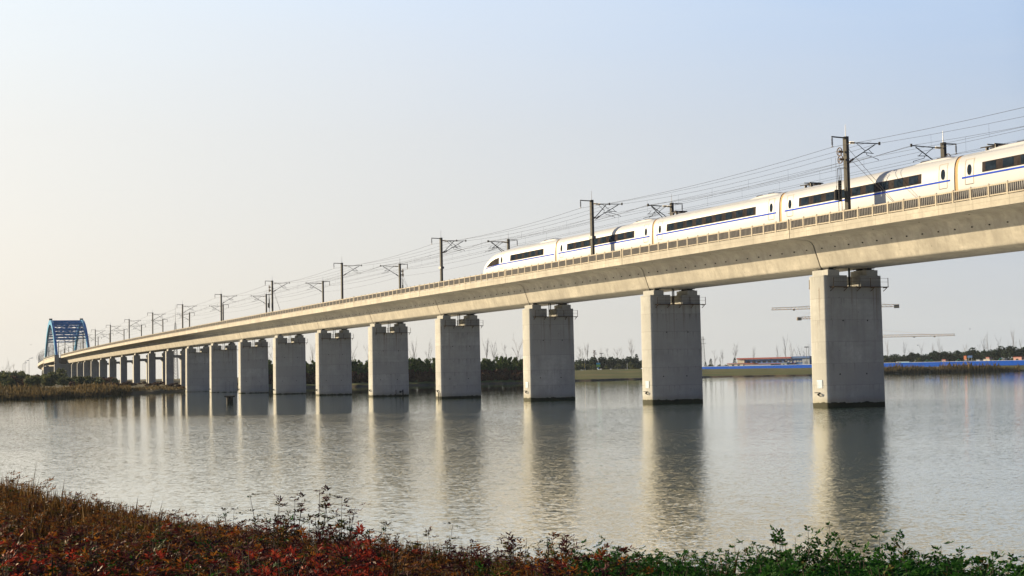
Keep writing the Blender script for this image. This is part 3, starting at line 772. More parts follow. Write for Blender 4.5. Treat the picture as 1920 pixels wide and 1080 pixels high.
def oval(m, s, z, rs, rz, off=.045, mi=0):
    for sd_ in (1,):
        n = 18; P = [(s+rs*math.cos(2*math.pi*i/n), z+rz*math.sin(2*math.pi*i/n)) for i in range(n)]
        vs = [world(a, TY+sd_*(skin_y(a, b)+off), b) for a, b in P]
        m.add(vs, [tuple(range(n))[::sd_]], mi)
GAPS = [54.1, 29.25, 4.4, -20.45, -45.3]
def door(parent, s):
    m = MB()
    for a, b in ((s-.52, s-.47), (s+.47, s+.52)): patch(m, a, b, 18.42, 20.5, .015, 1, 10)
    patch(m, s-.47, s+.47, 20.46, 20.5, .018, 3, 1); patch(m, s-.45, s+.45, 18.39, 18.45, .02, 3, 1, 1)
    m.build('door', [M['seam'], M['vent']], parent)
    m = MB(); oval(m, s, 19.6, .21, .44); m.build('door_window', M['pane'], parent)
def windows(parent, a, b):
    m = MB(); patch(m, a, b, 19.19, 20.02, .022, 14, 9); m.build('window_band', M['band'], parent)
    n = max(2, int(round((b-a)/2.05))); wd = (b-a)/n
    for i in range(n):
        m = MB(); patch(m, a+i*wd+.38, a+(i+1)*wd-.38, 19.27, 19.95, .032, 2, 9); m.build('window', M['pane'], parent)
def fairing(parent, a, b, h=.22):
    m = MB(); vs = []; N = 8
    for i in range(N+1):
        s = a+(b-a)*i/N; k = math.sin(min(1., i/2., (N-i)/3.)*math.pi/2)
        for y, z in ((1.25, 20.55), (1.05, 20.93+h*.75*k), (.6, 21.02+h*k), (-.6, 21.02+h*k), (-1.05, 20.93+h*.75*k), (-1.25, 20.55)): vs.append(world(s, TY+y, z))
    m.add(vs, [(i*6+j, i*6+j+1, (i+1)*6+j+1, (i+1)*6+j) for i in range(N) for j in range(5)])
    m.build('roof_fairing', M['white'], parent, 40)
    c = (a+b)/2
    for q in (c-.9, c+1.1):
        v = MB(); v.add([world(q+dx, TY+y, z) for dx, y, z in ((-.55, 1.10, 20.93), (.55, 1.10, 20.93), (.55, .8, 21.02+h*.95), (-.55, .8, 21.02+h*.95))], [(0, 1, 2, 3)])
        v.build('roof_vent', M['vent'], parent)
def gear(parent, s):                          # folded pantograph and its insulators
    m = MB(); P = lambda ds, y, z: world(s+ds, TY+y, z)
    m.tube(P(-1., -.5, 21.36), P(1., -.5, 21.4), .05, 5); m.tube(P(-1., .5, 21.36), P(1., .5, 21.4), .05, 5); m.tube(P(-.9, -.8, 21.45), P(-.9, .8, 21.45), .06, 5)
    m.tube(P(-1, -.5, 21.36), P(1., 0, 21.46), .05, 5); m.tube(P(-1, .5, 21.36), P(1., 0, 21.46), .05, 5); m.tube(P(-.2, -.9, 21.5), P(-.2, .9, 21.5), .05, 5)
    for ds, y in ((-.8, .5), (-.8, -.5), (.8, 0)): m.tube(P(ds, y, 21.05), P(ds, y, 21.4), .13, 6)
    m.build('pantograph', M['vent'], parent)
def carriage(a, b, nose=False):
    m = MB()
    S = list(np.linspace(a, b, 14)) if not nose else list(np.linspace(a, 66, 8))+[68, 69.5, 71, 72.5, 74, 75.2, 76.3, 77.2, 78., 78.6, 79.05, 79.4, 79.65, 79.8, 79.88]
    if nose: loft(m, S)
    else: loft(m, S)
    o = m.build('carriage', M['white'], train, 50)
    if nose:
        tag(o, 'leading carriage with a sloping pointed nose and cab glass')
        windows(o, 57.8, 68.4); door(o, 71.3)
        m = MB()
        patch(m, 72.25, 76.9, lambda s: np.interp(s, [72.25, 74.5, 76.9], [19.06, 18.98, 18.93]), lambda s: np.interp(s, [72.25, 73.5, 75, 76.2, 76.9], [19.98, 19.90, 19.62, 19.2, 18.95]), .028, 20, 8)
        m.build('cab_side_glass', M['band'], o)
        m = MB(); patch(m, 54.6, 72.2, 18.94, 19.08, .03, 16, 2); patch(m, 72.2, 77.6, lambda s: np.interp(s, [72.2, 77.6], [18.945, 18.70]), lambda s: np.interp(s, [72.2, 77.6], [19.065, 18.79]), .03, 14, 2)
        m.build('blue_stripe', M['blue_line'], o)
    else:
        windows(o, a+4.05, b-2.95 if b > 50 else b-2.85); door(o, a+1.35); door(o, b-1.35)
        m = MB(); patch(m, a+.5, b-.5, 18.94, 19.08, .03, 12, 2); m.build('blue_stripe', M['blue_line'], o)
        if a < -30: fairing(o, b-8.5, b-2.6, .24)
    fairing(o, a+.6, a+6.0)
    return o
cars = [carriage(GAPS[0]+.22, TIP, True)]
for i in range(4):
    a, b = GAPS[i+1]+.22, GAPS[i]-.22; cars.append(carriage(a, b))
    cars[-1]['label'] = ['second carriage, next behind the nose', 'third carriage, middle of the visible train', 'fourth carriage behind the tension mast', 'rearmost carriage cut by the right picture edge'][i]
    m = MB(); loft(m, [GAPS[i]-.24, GAPS[i]-.08, GAPS[i]+.08, GAPS[i]+.24], .05, False); m.build('gangway', M['gangway'], train, 60)
gear(cars[2], 26.6); gear(cars[3], 1.6); gear(cars[4], -23.2)

# ------------------------------------------------------------------ vegetation
def cards(C, L, W, rng, up=.0, shape='rhomb'):
    """n leaf-shaped faces with random orientation; up > 0 turns them upright"""
    n = len(C); a = rng.normal(size=(n, 3)); a[:, 2] += up; a /= np.linalg.norm(a, axis=1)[:, None]
    b = rng.normal(size=(n, 3)); b -= a*(a*b).sum(1)[:, None]; b /= np.linalg.norm(b, axis=1)[:, None]
    L = np.broadcast_to(L, (n,))[:, None]; W = np.broadcast_to(W, (n,))[:, None]
    return np.stack([C-a*L/2, C+b*W/2+a*L*.08, C+a*L/2, C-b*W/2+a*L*.08], 1)
class Leafy:
    def __init__(self): self.q = []; self.mi = []; self.mb = MB()
    def add(self, Q, m=0): self.q.append(Q); self.mi.append(np.full(len(Q), m) if np.isscalar(m) else m)
    def leaves(self, name, mats):
        Q = np.concatenate(self.q); mi = np.concatenate(self.mi); V = Q.reshape(-1, 3); F = np.arange(len(V)).reshape(-1, Q.shape[1])
        return mesh_np(name, V, F, mats, mi)
def blob_crown(rng, H, r, zc, n_blob, per, leaf, flat=1., hollow=.75):
    out = []
    for i in range(n_blob):
        d = rng.normal(size=3); d /= np.linalg.norm(d); rr = r*rng.uniform(.3, .8)
        c = np.array([d[0]*rr, d[1]*rr, zc+d[2]*rr*flat]); br = r*rng.uniform(.28, .5)
        p = rng.normal(size=(per, 3)); p /= np.linalg.norm(p, axis=1)[:, None]; p *= br*rng.uniform(hollow, 1.08, (per, 1))
        out.append(cards(c+p*np.array([1, 1, flat]), leaf*rng.uniform(.7, 1.3, per), leaf*.6, rng))
    return np.concatenate(out)
def tree_mesh(kind, seed):
    rng = np.random.default_rng(seed); T = MB()
    if kind == 'round':
        T.tube((0, 0, -.3), (.1, .05, 4.), .16, 7, r2=.09)
        for i in range(5): a = rng.uniform(0, 6.28); T.tube((.05, .03, 2.+.3*i), (1.6*math.cos(a), 1.6*math.sin(a), 4.+.4*i), .06, 5, r2=.02)
        Q = blob_crown(rng, 7, 2.6, 4.1, 17, 46, .75, .95)
    elif kind == 'pine':
        T.tube((0, 0, -.3), (.15, .1, 8.2), .14, 6, r2=.05)
        for i in range(7): a = rng.uniform(0, 6.28); z = 3.2+.7*i; T.tube((.05, .03, z), (1.3*math.cos(a), 1.3*math.sin(a), z+.5), .04, 4, r2=.015)
        Q = np.concatenate([blob_crown(rng, 9, 1.75, 5.6, 9, 34, .7, 1.05), blob_crown(rng, 9, 1.2, 7.7, 6, 30, .6, 1.)])
    elif kind == 'cedar':
        T.tube((0, 0, -.3), (0, 0, 7.5), .13, 6, r2=.03); q = []
        for i in range(9):
            z = 1.+.78*i; rr = 2.2*(1-i/9.5)+.15; m = 26; a = rng.uniform(0, 6.28, m); d = rr*np.sqrt(rng.uniform(.1, 1, m))
            q.append(cards(np.stack([d*np.cos(a), d*np.sin(a), z-.25*d+rng.normal(0, .12, m)], -1), .8, .5, rng))
        Q = np.concatenate(q)
    elif kind == 'brown':
        T.tube((0, 0, -.3), (.1, 0, 9.), .12, 6, r2=.04)
        p = np.stack([rng.normal(0, .75, 150), rng.normal(0, .75, 150), rng.uniform(3.5, 9.6, 150)], -1); p[:, :2] *= (1.25-(p[:, 2:3]-3.5)/8.); Q = cards(p, .5, .35, rng)
    return T.mesh(kind+'_trunk', [M['bark']], 60), Q
def crown_mesh(Q, name, mat):
    V = Q.reshape(-1, 3); return mesh_np(name, V, np.arange(len(V)).reshape(-1, 4), [mat])
def bare_mesh(seed, H=11., spread=.45, poplar=False):
    rng = random.Random(seed); T = MB()
    def br(p, d, L, r, lev):
        q = p+d*L; T.tube(p, q, r, 4 if lev else 6, r2=r*.55, caps=False)
        if lev >= (3 if poplar else 4): return
        n = (9 if poplar else 6) if lev == 0 else (4 if lev < 3 else 2)
        for i in range(n):
            u = rng.uniform(.3, 1.) if lev == 0 else rng.uniform(.25, 1.)
            ax = Vector((rng.gauss(0, 1), rng.gauss(0, 1), rng.gauss(0, .3))).normalized()
            nd = (d+ax*(spread*(.8 if poplar else 1.)*rng.uniform(.6, 1.4))).normalized(); nd.z = abs(nd.z)+.15; nd.normalize()
            br(p.lerp(q, u), nd, L*rng.uniform(.34, .52), r*.42, lev+1)
    br(Vector((0, 0, -.3)), Vector((rng.gauss(0, .03), rng.gauss(0, .03), 1)).normalized(), H*.78, .11, 0)
    return T.mesh('bare_branches', [M['twig']])
TREES = {}
for kind, mat, n in (('round', 'leaf_far', 4), ('pine', 'leaf_pine', 4), ('cedar', 'leaf_far', 2), ('brown', 'leaf_brown', 1)):
    L_ = []
    for i in range(n):
        tm, Q = tree_mesh(kind, 100+i*7+len(kind)); L_.append((tm, crown_mesh(Q, kind+'_crown', M[mat])))
    TREES[kind] = L_
BARE = [bare_mesh(1, 12, .5), bare_mesh(2, 13, .4), bare_mesh(3, 14, .42, True), bare_mesh(4, 12, .55), bare_mesh(5, 15, .36, True)]
def put_tree(kind, px, D, sc, lab, grp, dz=0., name='tree', sq=1.):
    x, y = spot(px, D); z = float(gz(x, y))
    if kind == 'bare':
        o = link('bare_tree', random.choice(BARE)); o.location = (x, y, z); sc *= .84; o.scale = (sc*sq, sc*sq, sc); o.rotation_euler = (0, 0, random.uniform(0, 6.28))
        return tag(o, lab, 'tree', grp)
    tm, cm = random.choice(TREES[kind]); e = empty(name, (x, y, z+dz), random.uniform(0, 6.28)); e.scale = (sc*sq, sc*sq, sc)
    link('trunk', tm, e); link('crown', cm, e); return tag(e, lab, 'tree', grp)
U = random.uniform
# wood between the piers in the middle
for row, (D0, n) in enumerate(((496, 46), (504, 46), (514, 44), (526, 40))):
    for i in range(n):
        px = 468+i*(1000-468)/n+U(-5, 5)
        put_tree('pine', px, D0+U(-3, 3), U(.72, .93), 'slender green-topped tree in the wood seen between the lake piers', 'trees of the wood between the piers', name='pine_tree')
for i in range(26): put_tree('bare', 480+i*20.5+U(-8, 8), 545+U(-10, 30), U(.95, 1.3), 'bare winter tree rising behind the wood between the piers', 'bare trees behind the wood')
# round evergreens and bare trees along the right shore
for i in range(13): put_tree('round', 1068+i*12+U(-3, 3), 790+U(-8, 25), U(1.15, 1.5), 'dark round evergreen on the grassy mound between the second and third lake piers', 'round evergreens on the mound', dz=-2.2, name='evergreen_tree', sq=1.15)
for px, sc, k in ((1088, 1.25, 'bare'), (1095, 1.5, 'bare'), (1101, 1.25, 'bare'), (1115.5, 1.25, 'brown'), (1128, 1.0, 'bare'), (1141, 1.2, 'bare'), (1158, 1.35, 'bare'), (1166, .9, 'bare'), (1186, 1.35, 'bare'), (1182, 1.0, 'cedar'), (1194, 1.15, 'cedar')):
    put_tree(k, px, 815+U(-4, 12), sc, {'bare': 'tall bare tree on the mound between the second and third lake piers', 'brown': 'slim brown-leaved tree above the signboard on the mound', 'cedar': 'dark layered conifer beside the second lake pier'}[k], 'trees above the mound' if k != 'brown' else None)
for px, sc, k in ((1323, .75, 'cedar'), (1333, 1.0, 'cedar'), (1350, .55, 'cedar'), (1366, .6, 'round'), (1378, 1.05, 'cedar'), (1390, .95, 'cedar'), (1402, .95, 'round'), (1412, 1., 'round'), (1424, .9, 'round'), (1434, 1., 'round'), (1443, 1.05, 'round'), (1452, .9, 'round'), (1492, .7, 'round'), (1514, .8, 'round'),
                  (1340, 1.25, 'bare'), (1352, 1.1, 'bare'), (1356, 1.1, 'bare'), (1379, 1.4, 'bare'), (1413, 1.2, 'bare'), (1460, 1.1, 'bare'), (1475, 1.55, 'bare'), (1484, 1.4, 'bare'), (1495, 1.15, 'bare'), (1500, 1.2, 'bare'), (1509, 1., 'bare'), (1515, 1.15, 'bare')):
    put_tree(k, px, 1060+U(-6, 20), sc*1.08, {'bare': 'bare winter tree behind the site building', 'cedar': 'dark conifer left of the site building', 'round': 'dark evergreen rising behind the site building'}[k], 'trees around the site building')
for i in range(27):
    px = 1655+i*10.4+U(-3, 3); put_tree('round', px, 900+U(-12, 20)-i*2, (1.12+.014*i)*U(.9, 1.15), 'dark round evergreen in the row behind the blue hoarding', 'row of round evergreens at the right', name='evergreen_tree', sq=1.05)
for px, sc in ((1664, 1.5), (1697, 1.55), (1708, 1.5), (1729, 1.45), (1749, 1.4), (1762, 1.75), (1768, 1.2), (1809, 1.75), (1838, 1.55), (1846, 1.7), (1855, 1.7), (1873, 1.7), (1902, 1.9), (1893, 1.35), (1917, 1.4)):
    put_tree('bare', px, 930+U(-10, 10), sc*.80, 'bare tree standing up out of the evergreen row at the right', 'bare trees in the evergreen row', sq=.8)
# bushes of the left bank
def bush_mesh(seed, mat, leaf=.5):
    rng = np.random.default_rng(seed); Q = blob_crown(rng, 2, 1.5, .75, 11, 46, leaf, .75, .6); Q[:, :, 2] = np.maximum(Q[:, :, 2], -.2)
    return crown_mesh(Q, 'bush', mat)
BUSH = [bush_mesh(i, M['leaf_bush']) for i in range(3)]; BRB = [bush_mesh(10+i, M['leaf_brown']) for i in range(3)]
def put_bush(px, D, sc, lab, grp, meshes=BUSH, sz=1.):
    x, y = spot(px, D); o = link('bush', random.choice(meshes)); o.location = (x, y, float(gz(x, y))); o.rotation_euler = (0, 0, U(0, 6.28)); o.scale = (sc, sc, sc*sz); return tag(o, lab, 'bush', grp)
for i in range(62):
    px = U(-60, 215); D = U(395, 560) if px < 60 else U(400, 600); k = 1.6 if px < 100 else 1.1
    put_bush(px, D, U(.9, 1.5)*k, 'green bush on the rough left bank below the viaduct', 'bushes on the left bank', BUSH if U(0, 1) < .75 else BRB)
for i in range(26): put_bush(-30+i*4.2+U(-3, 3), 560+U(-20, 40), U(1.3, 2.)*(1.2 if i < 17 else .9), 'dark bush on the crest of the left bank', 'bushes on the left bank crest', BUSH, 1.2)
put_bush(110, 600, 3.2, 'big light green bush in front of the wide pier below the blue arch', None); put_bush(104, 590, 2.4, 'dark green bush left of the big bush below the blue arch', None)
for i in range(28): put_bush(170+i*6.6+U(-3, 3), 440+U(-12, 45), U(.45, .85), 'low russet bush at the foot of the twin-column piers', 'russet bushes by the twin-column piers', BRB, .8)
for i in range(82): put_bush(470+(i % 41)*12.6+U(-4, 4), (486 if i < 41 else 500)+U(-3, 5), U(1.0, 1.5), 'russet bush along the foot of the wood', 'russet bushes below the wood', BRB, 1.2 if i < 41 else 2.0)
for i in range(36): put_bush(470+i*14.6+U(-4, 4), 517+U(-4, 14), U(1.7, 2.2), 'tall russet thicket among the trunks of the wood', 'russet thickets in the wood', BRB, 1.7)
for px, k in ((4, 'cedar'), (8, 'bare'), (16, 'bare'), (28, 'bare'), (30, 'cedar'), (-6, 'cedar')): put_tree(k, px, 640, .75 if k == 'cedar' else .8, 'small bare tree on the far left skyline' if k == 'bare' else 'small dark conifer on the far left skyline', 'small trees on the far left skyline')
for i in range(15): put_bush(1066+i*10.2+U(-3, 3), 775+U(-4, 14), U(1.3, 1.9), 'dark bush under the evergreens on the mound', 'bushes under the mound evergreens', [bm for bm in BUSH], 1.1)
for i in range(22): put_bush(1655+i*12.9+U(-3, 3), 880+U(-10, 14), U(1.8, 2.4), 'dark bush under the evergreen row behind the hoarding', 'bushes under the evergreen row', BUSH, 1.3)
for i in range(18): put_bush(1312+i*12.+U(-3, 3), 1075+U(-10, 14), U(1.5, 2.2), 'dark bush behind the site buildings', 'bushes behind the site buildings', BUSH, 1.2)
# reeds
def reeds(name, pts, lab, hmin, hmax, wd, seed, per=1):
    rng = np.random.default_rng(seed); P = np.array(pts); n = len(P)
    h = rng.uniform(hmin, hmax, n)*(.5+.34*np.sin(P[:, 0]*.11+P[:, 1]*.07)**2+.26*np.sin(P[:, 0]*.43+1.)**2)*(.8+.5*(rng.random(n) > .93)); a = rng.uniform(0, 6.28, n); ln = rng.normal(0, .16, (n, 2))*h[:, None]
    s = np.stack([np.cos(a), np.sin(a)], -1)*wd/2
    z0 = P[:, 2:3]-.1; top = np.concatenate([P[:, :2]+ln, z0+h[:, None]], 1); mid = np.concatenate([P[:, :2]+ln*.35, z0+h[:, None]*.6], 1)
    b0 = np.concatenate([P[:, :2]-s, z0], 1); b1 = np.concatenate([P[:, :2]+s, z0], 1); s3 = np.concatenate([s, np.zeros((n, 1))], 1)
    Q = np.stack([b0, b1, mid+s3*1.3, top, mid-s3*1.3], 1)
    V = Q.reshape(-1, 3); o = link(name, mesh_np(name, V, np.arange(len(V)).reshape(-1, 5), [M['reed']])); return tag(o, lab, 'reeds', kind='stuff')
def shore_pts(px0, px1, e0, e1, n, dz=0):
    out = []
    for i in range(n):
        px = U(px0, px1); az = az_of(px); rs = float(np.interp(az, FARAZ, FARPX[:, 1])); D = rs+U(e0, e1)+2; x, y = D*math.sin(az), D*math.cos(az); out.append((x, y, max(-.05, float(gz(x, y)))))
    return out
reeds('reeds', shore_pts(-80, 245, -5, 34, 12000), 'rusty brown reeds along the waterline of the left bank', .9, 1.9, .22, 5)
reeds('reeds', shore_pts(230, 345, 3, 26, 900), 'thin dry reeds on the muddy shore under the twin-column piers', .4, 1.0, .25, 6)
reeds('reeds', shore_pts(1640, 1870, -6, 13, 6200)+[(a, b, c_-.55) for a, b, c_ in shore_pts(1868, 1892, -5, 10, 420)]+[(a, b, c_-1.15) for a, b, c_ in shore_pts(1890, 1912, -4, 8, 300)], 'dense brown reed bed right of the largest lake pier', 1.9, 3.6, .32, 7)

# ------------------------------------------------------------------ the far right shore: hoarding, site buildings, machines, cranes
def gpt(px, D): x, y = spot(px, D); return x, y, float(gz(x, y))
def facing(px): return -az_of(px)                       # local +x to the right, -y to the camera
t = NT('hoarding_blue'); c = t.coord(); X = t.xyz(c)[0]; cd_ = t.mix(t.math('MULTIPLY', line(t, X, 3., .12), .5), (.004, .052, .32), (.005, .022, .14)); M['hoard'] = t.fin(cd_, .95, 0, .03)
def col(name, c_, r_=.55): return plain(name, c_, r_, var=.1)
M['cream'] = col('cream_wall', (.62, .56, .45)); M['red'] = col('red_roof', (.36, .05, .05)); M['cabin_blue'] = col('cabin_blue', (.06, .17, .46)); M['orange'] = col('orange_panel', (.72, .22, .09)); M['green'] = col('machine_green', (.05, .25, .13))
M['teal'] = col('teal_paint', (.03, .34, .30)); M['yellow'] = col('yellow_cloth', (.75, .48, .02)); M['cyan'] = col('cyan_panel', (.08, .42, .62)); M['lime'] = col('lime_panel', (.25, .55, .10)); M['pink'] = col('pink_wall', (.55, .30, .27)); M['greyw'] = col('grey_wall', (.36, .42, .50)); M['glass'] = plain('dark_window', (.02, .03, .05), .15)
x0, y0, _ = gpt(1285, 1010); x1, y1, _ = gpt(1655, 800); x2, y2, _ = gpt(2010, 690)
for (xa, ya, xb, yb, lab) in ((x0, y0, x1, y1, 'long blue site hoarding behind the grass, left of the largest pier'), (x1, y1, x2, y2, 'long blue site hoarding behind the reed bed, right of the largest pier')):
    Lf = math.hypot(xb-xa, yb-ya); e = empty('hoarding_fence', (xa, ya, 2.35), math.atan2(yb-ya, xb-xa)); m = MB(); m.box(0, Lf, -.03, .03, 0, 2.3); m.build('panel', M['hoard'], e)
    m = MB(); m.box(0, Lf, -.06, .06, 2.3, 2.38)
    for i in range(int(Lf/6)): m.box(i*6., i*6.+.1, .03, .15, 0, 2.3)
    m.build('fence_frame', M['greyw'], e); tag(e, lab, 'fence')
# two-storey site office
bx, by, bz = gpt(1383, 1010); e = empty('site_building', (bx, by, 2.4), facing(1443)-.62); e.scale = (1.38, 1.05, 1.08); tag(e, 'two-storey blue and cream site office with a red roof behind the hoarding', 'building')
m = MB(); m.box(0, 4.2, 0, 8, 0, 6.15); m.build('gable_wall', M['cream'], e)
m = MB(); m.box(4.21, 42, .8, 8, 0, 6.1); m.build('wall', M['cabin_blue'], e)
m = MB(); m.box(-.2, 32, -.6, 8.4, 6.2, 7.1); m.build('roof', M['red'], e)
m = MB(); m.box(32.1, 42.4, -.4, 8.4, 6.2, 7.3); m.build('stair_tower_roof', M['cabin_blue'], e); m = MB(); m.box(38, 42, .2, .78, 0, 6.15); m.build('stair_tower', M['greyw'], e)
m = MB(); m.box(4.2, 34, -.5, .8, 3.1, 3.3); m.build('gallery', M['red'], e)
for i in range(9):
    for zz in (3.9,):
        m = MB(); m.box(5.4+3.1*i, 7.2+3.1*i, .72, .8, zz, zz+1.2); m.build('window', M['glass'], e)
for i, (a, z, w_, h_) in enumerate(((28, 4.6, 1.1, 1.3), (29.4, 4.0, 1.0, 1.2), (30.8, 4.9, 1.5, .7), (31.0, 3.6, .9, .8), (33, 3.7, 1.3, 1.1), (34.7, 3.9, 1.1, 1.2), (36.1, 3.7, 1.2, 1.0), (37.6, 4.0, .9, .9))):
    m = MB(); m.box(a, a+w_, .55, .7, z, z+h_); m.build('lettering_block', M['sign'], e)  # plain white blocks standing in for unreadable lettering
bx, by, _ = gpt(1364, 990); e = empty('site_shed', (bx, by, 2.4), facing(1385)-.62); e.scale = (1.5, 1, 1.3); m = MB(); m.box(0, 14, 0, 5, 0, 2.9); m.build('wall', M['cream'], e); m = MB(); m.box(-.2, 14.2, -.3, 5.2, 2.9, 3.2); m.build('roof', M['red'], e)
for i in range(3): m = MB(); m.box(2.5+3*i, 3.6+3*i, -.05, 0, 1.3, 2.5); m.build('window', M['glass'], e)
tag(e, 'low cream shed with a red roof in front of the site office', 'shed')
bx, by, _ = gpt(1396, 975); e = empty('site_shed', (bx, by, 2.4), facing(1420)-.62); e.scale = (1.45, 1, 1.35); m = MB(); m.box(0, 14.5, 0, 4, 0, 2.3); m.build('wall', M['sign'], e); m = MB(); m.box(-.2, 24, -.2, 4.2, 2.35, 2.6); m.build('roof', M['red'], e)
tag(e, 'low white shed with a long red roof beneath the site office gallery', 'shed')
def box_thing(name, px, D, wd, hg, dp, mat, lab, cat, z0=None, extra=None):
    x, y, z = gpt(px, D); z = z if z0 is None else z0; e = empty(name, (x, y, z), facing(px)-.6); m = MB(); m.box(-wd/2, wd/2, 0, dp, .15, hg); m.build('body', M[mat], e)
    m = MB(); m.box(-wd/2-.15, wd/2+.15, -.15, dp+.15, hg+.003, hg+.2); m.build('roof', M[extra or 'greyw'], e)
    m = MB(); m.box(-wd*.2, wd*.1, -.04, -.002, hg*.3, hg*.8); m.build('door', M['glass'], e); return tag(e, lab, cat)
box_thing('site_cabin', 1470, 935, 4.2, 3.6, 3, 'sign', 'small white cabin beside the site office', 'cabin', 2.4, 'sign')
box_thing('site_cabin', 1357, 985, 4., 2.6, 3, 'greyw', 'small grey cabin left of the cream shed', 'cabin', 2.4)
def billboard(px, D, wd, z0, z1, mats, lab, leg='greyw', name='signboard'):
    x, y, z = gpt(px, D); e = empty(name, (x, y, z), facing(px)-.5); n = len(mats); m = MB()
    for lx in (-wd*.3, wd*.3): m.tube((lx, .1, -.2), (lx, .1, z1-z), .09, 6)
    m.build('post', M[leg], e)
    for i, mt in enumerate(mats):
        a = z0-z+(z1-z0)*i/n; m = MB(); m.box(-wd/2, wd/2, -.06, .02, a+.004, a+(z1-z0)/n); m.build('panel', M[mt], e)
    return tag(e, lab, 'signboard')
billboard(1512, 900, 2.2, 5.2, 6.6, ['sign'], 'small white board beside the largest pier above the hoarding')
billboard(1810, 820, 1.5, 5.6, 7.7, ['orange'], 'orange board in front of the evergreen row at the right'); billboard(1819, 830, 2.8, 6.6, 7.8, ['cabin_blue'], 'blue board just right of the orange board')
box_thing('site_cabin', 1681.5, 830, 0.01+0.6, 2.4, 2, 'sign', 'tiny white cabin peeping over the hoarding', 'cabin', 2.4)
for px, D, wd, hg, mat, lab in ((1693, 830, 8., 2.75, 'cyan', 'long pale blue cabin roof behind the hoarding right of the largest pier'), (1770, 800, 1.9, 3.4, 'pink', 'pink and white hut behind the reed bed'), (1850, 780, 3.7, 3.1, 'cream', 'cream hut right of the orange board'), (1852, 800, 2., 4.1, 'pink', 'pink hut behind the cream hut'), (1908, 760, 4.6, 3.8, 'pink', 'pink low building near the right picture edge'), (1834, 790, 2., 2.9, 'greyw', 'pale grey hut between the orange board and cream hut'), (1881, 770, 1.5, 3.3, 'cream', 'small cream hut left of the teal digger')):
    box_thing('site_hut', px, D, wd, hg, 2.5, mat, lab, 'hut', 2.4, 'red' if mat == 'pink' else None)
def excavator(px, D, mat, lab, flip=1):
    x, y, z = gpt(px, D); e = empty('excavator', (x, y, 2.5), facing(px))
    for yy in (-.9, .9): m = MB(); m.box(-1.7, 1.7, yy-.3, yy+.3, .1, .8); m.tube((-1.7, yy-.3, .45), (-1.7, yy+.3, .45), .35, 8); m.tube((1.7, yy-.3, .45), (1.7, yy+.3, .45), .35, 8); m.build('track', M['dsteel'], e)
    m = MB(); m.box(-1.8, 1.2, -1.1, 1.1, .95, 1.9); m.box(-1.9, -1.2, -1.1, 1.1, 1.1, 2.2); m.build('body', M[mat], e)
    m = MB(); m.box(.1, 1.2, -1.1, -.2, 1.9, 2.9); m.build('cab', M['glass'], e)
    m = MB(); m.tube((flip*.9, .3, 1.7), (flip*2.9, .3, 3.5), .22, 6); m.tube((flip*2.9, .3, 3.5), (flip*4.3, .3, 1.9), .18, 6); m.build('boom', M[mat], e)
    m = MB(); m.prism([(flip*3.9, .0), (flip*4.7, .0), (flip*4.7, .6), (flip*3.9, .6)], 1.2, 1.9); m.build('bucket', M['dsteel'], e); return tag(e, lab, 'excavator')
excavator(1728, 815, 'green', 'green excavator behind the hoarding, left of the pink and white hut'); excavator(1757, 815, 'green', 'second green excavator, next to the pink and white hut', -1); excavator(1787, 800, 'green', 'green machine between the reed tops and the orange board')
excavator(1888, 770, 'teal', 'teal digger near the right edge behind the hoarding', -1)
# signboard, flag and posts on the mound
x, y, z = gpt(1122, 745); e = empty('signboard', (x, y, z), facing(1122)-.4); tag(e, 'blue and green signboard on a single post on the grassy mound', 'signboard')
m = MB(); m.tube((0, .2, -.2), (0, .2, 4.), .12, 6); m.build('post', M['greyw'], e)
for a, b, mt, w_ in ((.3, 1.1, 'cyan', .7), (1.4, 2.6, 'lime', 2.1), (2.604, 3.5, 'cyan', 2.1), (3.7, 4.3, 'cream', .5)): m = MB(); m.box(-w_/2, w_/2, -.05, .08, a, b); m.build('panel', M[mt], e)
x, y, z = gpt(1097.3, 745); e = empty('flag_pole', (x, y, z), facing(1097)); m = MB(); m.tube((0, 0, -.2), (0, 0, 5.2), .09, 6); m.build('pole', M['sign'], e)
m = MB(); m.add([(-.06, -.03, 1.), (-.5, -.1, 1.1), (-.45, .05, 2.9), (-.06, .0, 3.6), (-.06, .05, 1.), (-.5, .0, 1.1), (-.45, .15, 2.9), (-.06, .08, 3.6)], [(0, 1, 2, 3), (7, 6, 5, 4), (0, 4, 5, 1), (1, 5, 6, 2), (2, 6, 7, 3), (3, 7, 4, 0)]); m.build('flag', M['yellow'], e); tag(e, 'yellow furled flag on a white pole on the mound', 'flag')
x, y, z = gpt(1176.3, 745); m = MB(); m.tube((0, 0, -.2), (0, 0, 3.3), .16, 8, r2=.12); m.box(-.3, .3, -.3, .3, -.1, .15); o = m.build('white_post', M['sign']); o.location = (x, y, z); tag(o, 'plain white post on the mound left of the second lake pier', 'post')
def lattice(m, H, w0, w1, n, r, z0=0.):
    P = lambda z, k: (lambda w_: [(-w_, -w_), (w_, -w_), (w_, w_), (-w_, w_)][k])(w0+(w1-w0)*z/H)
    for k in range(4): a, b = P(0, k), P(H, k); m.tube((a[0], a[1], z0), (b[0], b[1], z0+H), r, 4)
    for i in range(n):
        za, zb = H*i/n, H*(i+1)/n
        for k in range(4):
            a, b, c_ = P(za, k), P(zb, (k+1) % 4), P(zb, k); m.tube((a[0], a[1], z0+za), (b[0], b[1], z0+zb), r*.7, 3); m.tube((c_[0], c_[1], z0+zb), (b[0], b[1], z0+zb), r*.7, 3)
x, y, z = gpt(1128.5, 830); m = MB(); lattice(m, 10, .5, .25, 8, .06); m.box(-1.2, 1.2, -.6, .6, 10, 10.3); o = m.build('lattice_mast', M['steel']); o.location = (x, y, z); tag(o, 'thin lattice mast with a small platform among the bare trees on the mound', 'mast')
